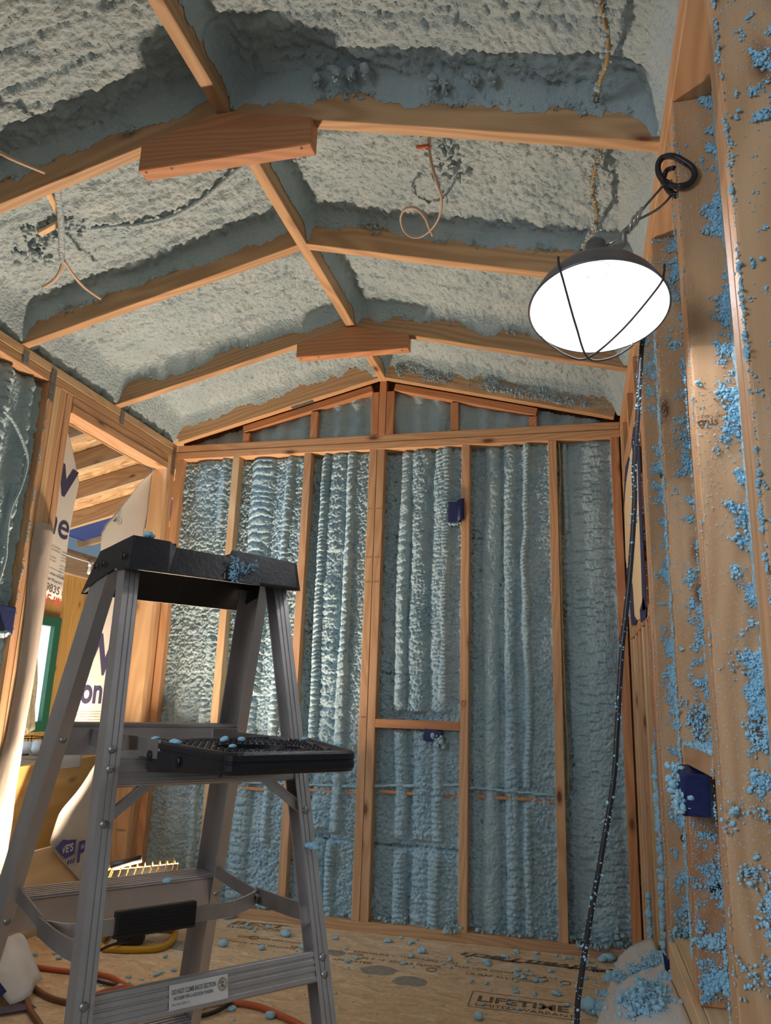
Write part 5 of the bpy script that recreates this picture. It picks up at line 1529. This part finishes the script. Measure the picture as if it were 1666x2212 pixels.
# ---- electrical boxes masked with blue tape
def ebox(c, s, label, parent_splat=None, rot=None, flap=None):
    o = empty('electrical_box', c, label, 'electrical box')
    bm = bmesh.new(); bm_box(bm, (0, 0, 0), s, .006, seg=2)
    m = Matrix.Translation(c) @ (rot or Matrix.Identity(4))
    b_ = bm_obj('box_body', bm, M_TAPE, o, False, m)
    b_['label'] = 'body wrapped in dark blue tape'
    if flap:
        V, F = [], []
        for i in range(9):
            t = i / 8
            for j in range(2):
                V.append(m @ Vector((flap[0] + flap[1] * t, -s[1] / 2 - .006 - .014 * math.sin(t * 3), (-.5 + j) * s[2] * 1.02 + .012 * t)))
        for i in range(8): F.append((2 * i, 2 * i + 1, 2 * i + 3, 2 * i + 2))
        f = mesh('tape_flap', V, F, M_TAPE, o, True)
        f.modifiers.new('tape', 'SOLIDIFY').thickness = .001
    return o


e1_ = ebox((.388, .012, 1.828), (.052, .06, .100), 'blue taped electrical box on the upper fourth back wall stud', flap=(.018, .034))
blobs('foam_crust', [(.365 + random.uniform(0, .055), -.012 + random.uniform(0, .02), 1.776 + random.uniform(-.006, .004)) for _ in range(40)], [random.uniform(.003, .007) for _ in range(40)], M_FOAM, e1_)
e2_ = ebox((.302, .022, .812), (.080, .05, .052), 'blue taped electrical box under the short block on the back wall', rot=Matrix.Rotation(.12, 4, 'Y'))
blobs('foam_crust', [(.335 + random.gauss(0, .018), .0 + random.uniform(-.01, .02), .790 + random.gauss(0, .012)) for _ in range(60)], [random.uniform(.004, .011) for _ in range(60)], M_FOAM, e2_)
e3_ = ebox((R + .004, -1.665, .798), (.055, .085, .085), 'blue taped electrical box on the right wall crusted with foam', rot=Matrix.Rotation(.15, 4, 'X'))
blobs('foam_crust', [(R - .024 + random.gauss(0, .009), -1.668 + random.uniform(-.045, .042), .80 + random.uniform(-.045, .046)) for _ in range(110)], [random.uniform(.002, .008) for _ in range(110)], M_SPLAT, e3_)
e4_ = ebox((L - .028, -1.070, 1.198), (.075, .10, .105), 'blue taped electrical box in the left wall foam bay')
blobs('foam_crust', [(L + .004 + random.gauss(0, .012), -1.07 + random.uniform(-.05, .02), 1.145 + random.gauss(0, .006)) for _ in range(60)], [random.uniform(.004, .009) for _ in range(60)], M_FOAM, e4_)

# ---- plastic sheet draped at the foot of the right wall
n, m_ = 30, 34
u, v = np.meshgrid(np.linspace(0, 1, n), np.linspace(0, 1.25, m_), indexing='ij')
topx, topy, topz = 1.138 + 0 * v, -0.62 - 1.1 * v, 0.245 + 0.10 * v
botx, boty, botz = 1.02 - .16 * v + .0, -0.42 - .9 * v, 0.004 + 0 * v
bl = np.sin(np.pi * u * .5)
Xs = topx * (1 - u) + botx * u + .07 * np.sin(np.pi * u) * (.6 - .1 * v) * -1
Ys = topy * (1 - u) + boty * u - .08 * np.sin(np.pi * u)
Zs = topz * (1 - u) + botz * u + .10 * np.sin(np.pi * u) * (.5 + .5 * v) + .012 * fbm(u * 6, v * 8, 4, 3)
ps = grid_obj('plastic_sheet', np.stack([Xs, Ys, np.maximum(Zs, .003)], -1), M_PLAS, None)
ps.modifiers.new('film', 'SOLIDIFY').thickness = .0012
tag(ps, 'white plastic sheet draped over the wheel well with foam clumps', 'plastic sheet')
def on_sheet(a, b): i, j = int(a * (n - 1)), int(b / 1.25 * (m_ - 1)); return Vector((Xs[i, j], Ys[i, j], Zs[i, j]))
P, Rr = [], []
for (a, b, r, k) in ((.22, .73, .026, 260), (.27, .80, .026, 200), (.18, .64, .020, 140), (.42, .45, .016, 130), (.27, .39, .014, 100), (.10, .36, .014, 90), (.02, .30, .014, 90), (.98, .19, .020, 120), (.80, .24, .012, 50), (.6, .3, .008, 30), (.02, .5, .010, 40)):
    c = on_sheet(a, b)
    for _ in range(k):
        P.append(c + Vector((random.gauss(0, r), random.gauss(0, r), abs(random.gauss(0, r * .35)) + .002))); Rr.append(random.uniform(.002, .0068))
for _ in range(260):
    P.append(on_sheet(random.random(), random.random()) + Vector((0, 0, .001))); Rr.append(random.uniform(.0008, .0025))
blobs('foam_clumps', P, Rr, M_SPLAT, ps)
tp = on_sheet(.10, .30)
tq = [(1.128, 0.343), (1.142, 0.323), (1.149, 0.34), (1.155, 0.308), (1.164, 0.272), (1.143, 0.232), (1.134, 0.285)]
tag(mesh('blue_tape_scrap', [(x_, -1.105, z_) for x_, z_ in tq] + [(x_, -1.1035, z_) for x_, z_ in tq], [tuple(range(7)), tuple(range(7, 14))[::-1]] + [(i, (i + 1) % 7, 7 + (i + 1) % 7, 7 + i) for i in range(7)], M_TAPE, None), 'torn dark blue tape on the plastic by the wall foot', 'tape')

# ================================================================== WRITING ON THE FLOOR
text('lettering', 'AdvanTech', (1.035, -.118, 0), (-1, .0, 0), (0, -1, 0), .125, M_FSTAMP, floor, bold=.03, shear=.35, squash=.62)
mesh('printed_line', [(.545, -.163, .0008), (1.07, -.163, .0008), (1.07, -.150, .0008), (.545, -.150, .0008)], [(0, 1, 2, 3)], M_FSTAMP, floor)
text('lettering', 'LIFETIME', (.575, -.600, 0), (1, 0, 0), (0, 1, 0), .078, M_FSTAMP, floor, bold=.03, squash=.9)
text('lettering', 'LIMITED WARRANTY', (.575, -.640, 0), (1, 0, 0), (0, 1, 0), .036, M_FSTAMP, floor)
for a in ((.553, .556, -.655, -.515), (.905, .908, -.655, -.515), (.553, .908, -.517, -.514), (.553, .908, -.656, -.653)):
    mesh('printed_line', [(a[0], a[2], .0008), (a[1], a[2], .0008), (a[1], a[3], .0008), (a[0], a[3], .0008)], [(0, 1, 2, 3)], M_FSTAMP, floor)
text('lettering', 'BEST', (-.56, -.095, 0), (1, .06, 0), (-.06, 1, 0), .115, M_FSTAMP, floor, bold=.02, shear=.2, squash=.6)
text('lettering', 'SUBFLOOR', (-.555, -.145, 0), (1, .06, 0), (-.06, 1, 0), .050, M_FSTAMP, floor)
for i, (x, y_, s) in enumerate(((-.45, -.25, 'SIZED FOR SPACING'), (-.2, -.30, '24 oc  STURD-I-FLOOR'), (.05, -.27, 'EXPOSURE 1  THICKNESS 0.703'), (.1, -.33, 'PS 2-18  SINGLE FLOOR'), (.45, -.30, 'THIS SIDE DOWN  NAIL 6 oc'), (.5, -.36, '1/8 GAP ALL EDGES'), (.0, -.38, 'APA RATED'), (-.5, -.32, 'TONGUE AND GROOVE'))):
    text('lettering', s, (x, y_, 0), (1, 0, 0), (0, 1, 0), .030, M_FSTAMP, floor)
for (x, y_) in ((.86, -.33), (.78, -.32), (.38, -.36), (-.38, -.24)):
    tube('lettering', [(x + .018 * math.cos(a), y_ + .018 * math.sin(a), .0006) for a in np.linspace(0, 2 * math.pi, 18, endpoint=False)], .002, M_FSTAMP, floor, n=1, sides=4, closed=True)
for (x, y_, r) in ((-.02, -.30, .035), (.33, -.50, .05), (.20, -.43, .05), (-.93, -.42, .05), (-.60, -.42, .06)):
    k = 16
    mesh('glue_spot', [(x + r * 1.3 * math.cos(2 * math.pi * i / k) * random.uniform(.8, 1.2), y_ + r * math.sin(2 * math.pi * i / k) * random.uniform(.8, 1.2), .0006) for i in range(k)], [tuple(range(k))], plain('glue_stain', (.30, .29, .25), .6, noise=.2, nscale=60), floor)


# ================================================================== FOAM CRUMBS, EACH ITS OWN
def crumb_mesh(seed, lobes):
    rng = np.random.default_rng(seed)
    V, F = [], []
    for k in range(lobes):
        c = rng.normal(0, .55, 3) * (k > 0); c[2] = abs(c[2]) * .4
        s = rng.uniform(.55, 1.0) * np.array((1, rng.uniform(.7, 1), rng.uniform(.55, .9)))
        d = ICO2_V
        nse = 1 + .28 * (fbm(d[:, 0] * 2.2 + 7 + seed, d[:, 1] * 2.2 + d[:, 2] * 1.7, 3, seed + k) - .5) * 2
        v = d * s * nse[:, None] + c
        F += [tuple(int(i) + len(V) for i in f) for f in ICO2_F]
        V += v.tolist()
    V = np.array(V); V[:, 2] = np.maximum(V[:, 2] - V[:, 2].min() * .75, 0)
    me = bpy.data.meshes.new('foam_crumb')
    me.from_pydata(V.tolist(), [], F)
    me.polygons.foreach_set('use_smooth', [True] * len(me.polygons))
    me.materials.append(M_SPLAT)
    return me


CM = [crumb_mesh(s, l) for s, l in ((1, 2), (2, 3), (3, 1), (4, 4), (5, 2), (6, 5))]


def crumb(p, r, label, group, k=None):
    o = bpy.data.objects.new('foam_crumb', CM[random.randrange(len(CM)) if k is None else k])
    COL.objects.link(o)
    o.location = p
    o.rotation_euler = (0, 0, random.uniform(0, 6.28))
    o.scale = (r, r * random.uniform(.8, 1.1), r * random.uniform(.7, 1))
    return tag(o, label, 'foam crumb', group)


FLOOR_CRUMBS = [(-0.479, -0.09, 0.0092), (-0.449, -0.135, 0.0091), (-0.378, -0.094, 0.0105), (-0.409, -0.162, 0.0121), (-0.248, -0.011, 0.0074), (-0.156, -0.34, 0.0067), (-0.063, -0.137, 0.0118), (0.114, 0.017, 0.0104), (0.189, -0.026, 0.0089), (0.255, -0.027, 0.0088), (0.246, -0.083, 0.0118), (0.085, -0.34, 0.0111), (0.429, -0.235, 0.0112), (0.409, -0.283, 0.0082), (0.444, -0.316, 0.0081), (0.309, -0.363, 0.008), (0.266, -0.336, 0.011), (0.179, -0.501, 0.0062), (0.088, -0.449, 0.0064), (0.016, -0.24, 0.0085), (0.501, -0.181, 0.0067), (0.494, -0.23, 0.0095), (0.524, -0.257, 0.0066), (0.576, -0.241, 0.0095), (0.626, -0.125, 0.0115), (0.666, -0.043, 0.0117), (0.744, -0.039, 0.0117), (0.746, -0.115, 0.0115), (0.819, -0.042, 0.0117), (0.855, -0.058, 0.0086), (0.874, -0.045, 0.0099), (0.938, -0.122, 0.0068), (0.967, -0.106, 0.0068), (0.942, -0.065, 0.0086), (1.047, -0.069, 0.0116), (1.052, -0.139, 0.0084), (0.723, -0.248, 0.0094), (0.685, -0.262, 0.011), (0.736, -0.289, 0.0093), (0.687, -0.315, 0.0108), (0.711, -0.331, 0.0108), (0.687, -0.371, 0.0091), (0.756, -0.351, 0.0107), (0.778, -0.343, 0.0079), (0.805, -0.229, 0.0094), (0.818, -0.299, 0.0064), (0.846, -0.365, 0.0091), (0.592, -0.434, 0.0078), (0.535, -0.43, 0.009), (0.616, -0.494, 0.0061), (0.692, -0.449, 0.0077), (0.7, -0.486, 0.0088), (0.76, -0.478, 0.0088), (0.708, -0.557, 0.006), (0.684, -0.588, 0.0059), (0.866, -0.545, 0.0101), (0.601, -0.631, 0.0099), (0.673, -0.638, 0.0058), (0.71, -0.629, 0.0084), (0.782, -0.584, 0.0059), (0.93, -0.262, 0.011), (0.993, -0.264, 0.0081), (0.962, -0.291, 0.0064), (1.072, -0.218, 0.0095), (1.09, -0.236, 0.0111), (0.935, -0.451, 0.0104), (0.973, -0.475, 0.0061), (1.008, -0.495, 0.0061), (-0.84, -0.286, 0.0073), (-0.595, -0.571, 0.0112), (-0.492, -0.689, 0.0091), (-0.519, -0.749, 0.009), (-0.516, -0.724, 0.0079), (-0.545, -0.801, 0.0062), (-0.602, -0.796, 0.009), (-0.108, -1.007, 0.0055), (0.12, -0.695, 0.0059), (-0.567, -0.85, 0.0062), (-0.643, -0.899, 0.0062), (0.076, -0.784, 0.0072), (-1.047, -0.578, 0.012), (-0.939, -0.723, 0.0097), (-0.987, -0.678, 0.0099), (-1.042, -0.72, 0.0086)]
for (x, y_, r) in FLOOR_CRUMBS:
    if x < -.75: zone = 'on the floor left of the ladder by the cords'
    elif x < -.30: zone = 'on the floor behind the ladder by the work light'
    elif x < .0: zone = 'on the floor behind the right rear ladder rail'
    elif y_ > -.17 and x > .85: zone = 'in the back corner beside the hanging cord'
    elif y_ > -.22: zone = 'near the bottom plate of the back wall'
    elif y_ < -.50: zone = 'beside the boxed lettering on the floor'
    elif x > .85: zone = 'on the floor between hanging cord and plastic sheet'
    elif x < .38: zone = 'on the floor below the double back wall stud'
    else: zone = 'on the floor between the two large printed words'
    crumb((x, y_, 0), r, 'small blue foam crumb ' + zone, 'small foam crumbs ' + zone)
for (x, y_, r, k, lab_) in [(-0.272, -0.171, 0.0248, 1, 'flat rough blue foam chunk nearest the ladder right of its brace'), (-0.14, -0.298, 0.022, 0, 'smooth blue foam chunk just behind the right rear ladder rail'), (-0.297, -0.357, 0.0152, 4, 'rounded blue foam chunk behind the middle of the lower ladder brace'), (0.148, -0.097, 0.0157, 1, 'blue foam chunk by the bottom plate right of the double stud'), (0.31, -0.184, 0.0169, 3, 'bumpy blue foam chunk below the fourth back wall stud'), (0.281, -0.247, 0.0133, 0, 'blue foam chunk left of the bumpy one below the fourth stud'), (0.063, -0.389, 0.013, 0, 'squared blue foam chunk right of the ladder rail'), (0.564, -0.215, 0.0182, 0, 'blocky blue foam chunk left of the printed floor line'), (1.021, -0.02, 0.0296, 5, 'large grey blue foam lump near the corner at the wall plate'), (0.829, -0.454, 0.0154, 3, 'spiky blue foam chunk left of the hanging black cord'), (0.602, -0.747, 0.0211, 0, 'long two lobed blue foam chunk at the bottom of the floor'), (0.948, -0.581, 0.0354, 5, 'biggest blue foam clump beside the white plastic sheet'), (0.985, -0.636, 0.0174, 1, 'blue foam clump touching the white plastic sheet at the bottom'), (-0.45, -0.378, 0.024, 0, 'wedge shaped blue foam chunk left of the front ladder rail foot'), (-0.592, -0.021, 0.0209, 3, 'blue foam chunk beside the printed word near the back plate'), (-0.149, -0.938, 0.0127, 1, 'angular blue foam chunk beside the orange cord under the brace'), (-0.012, -0.943, 0.018, 4, 'pale blue foam chunk in front of the orange cord'), (-1.161, -0.534, 0.0109, 2, 'round blue foam ball on the floor by the doorway'), (-0.569, -0.899, 0.0152, 3, 'blue foam chunk lying against the orange cord at the left'), (1.132, -0.171, 0.0184, 5, 'blue foam clump in the corner under the right wall studs')]:
    crumb((x, y_, 0), r, lab_, 'big foam crumbs on the floor', k)
for p, r, lab_ in ((W(-.128, -.180, 1.2045), .0085, 'blue foam crumb on the near left corner of the ladder cap'),
                   (W(-.110, -.33, .8845), .0085, 'largest blue foam crumb on the black paint shelf'),
                   (W(-.118, -.27, .8885), .006, 'blue foam crumb on the back left rim of the paint shelf'),
                   (W(-.005, -.265, .8845), .0085, 'blue foam crumb on the back middle of the paint shelf'),
                   (W(.030, -.262, .8845), .007, 'round blue foam crumb right of the shelf middle'),
                   (W(-.055, -.40, .8845), .006, 'small blue foam crumb in front of the shelf hole'),
                   (W(.125, -.30, .8885), .007, 'blue foam crumb on the right rim of the paint shelf'),
                   (W(.105, -.43, .8885), .005, 'tiny blue foam crumb at the right corner of the paint shelf'),
                   (W(.085, fv + .012, .6015), .010, 'pale blue foam crumb lying on the ladder step')):
    crumb(p, r, lab_, 'foam crumbs on the ladder')
cl_o = crumb(rear(1, .012, -.008, .715), .011, 'blue foam clump stuck to the right rear ladder rail', 'foam crumbs on the ladder', 5)
# the finest dust on the floor
nd = 5200
dx = RNG.uniform(-1.15, 1.12, nd); dy = RNG.uniform(-2.2, -.01, nd)
kp = RNG.random(nd) < np.clip(.25 + .5 * (dx + 1) / 2 + .8 * (fbm(dx * 4, dy * 5, 3, 9) - .5), 0, 1)
tag(blobs('foam_dust', np.stack([dx[kp], dy[kp], np.full(kp.sum(), .0006)], -1), RNG.uniform(.0009, .0030, kp.sum()) * (RNG.random(kp.sum()) ** .5), foam_mat('foam_dust', (.58, .58, .52), (.50, .62, .66)), None), 'fine pale foam dust sprinkled over the subfloor', 'foam dust', kind='stuff')
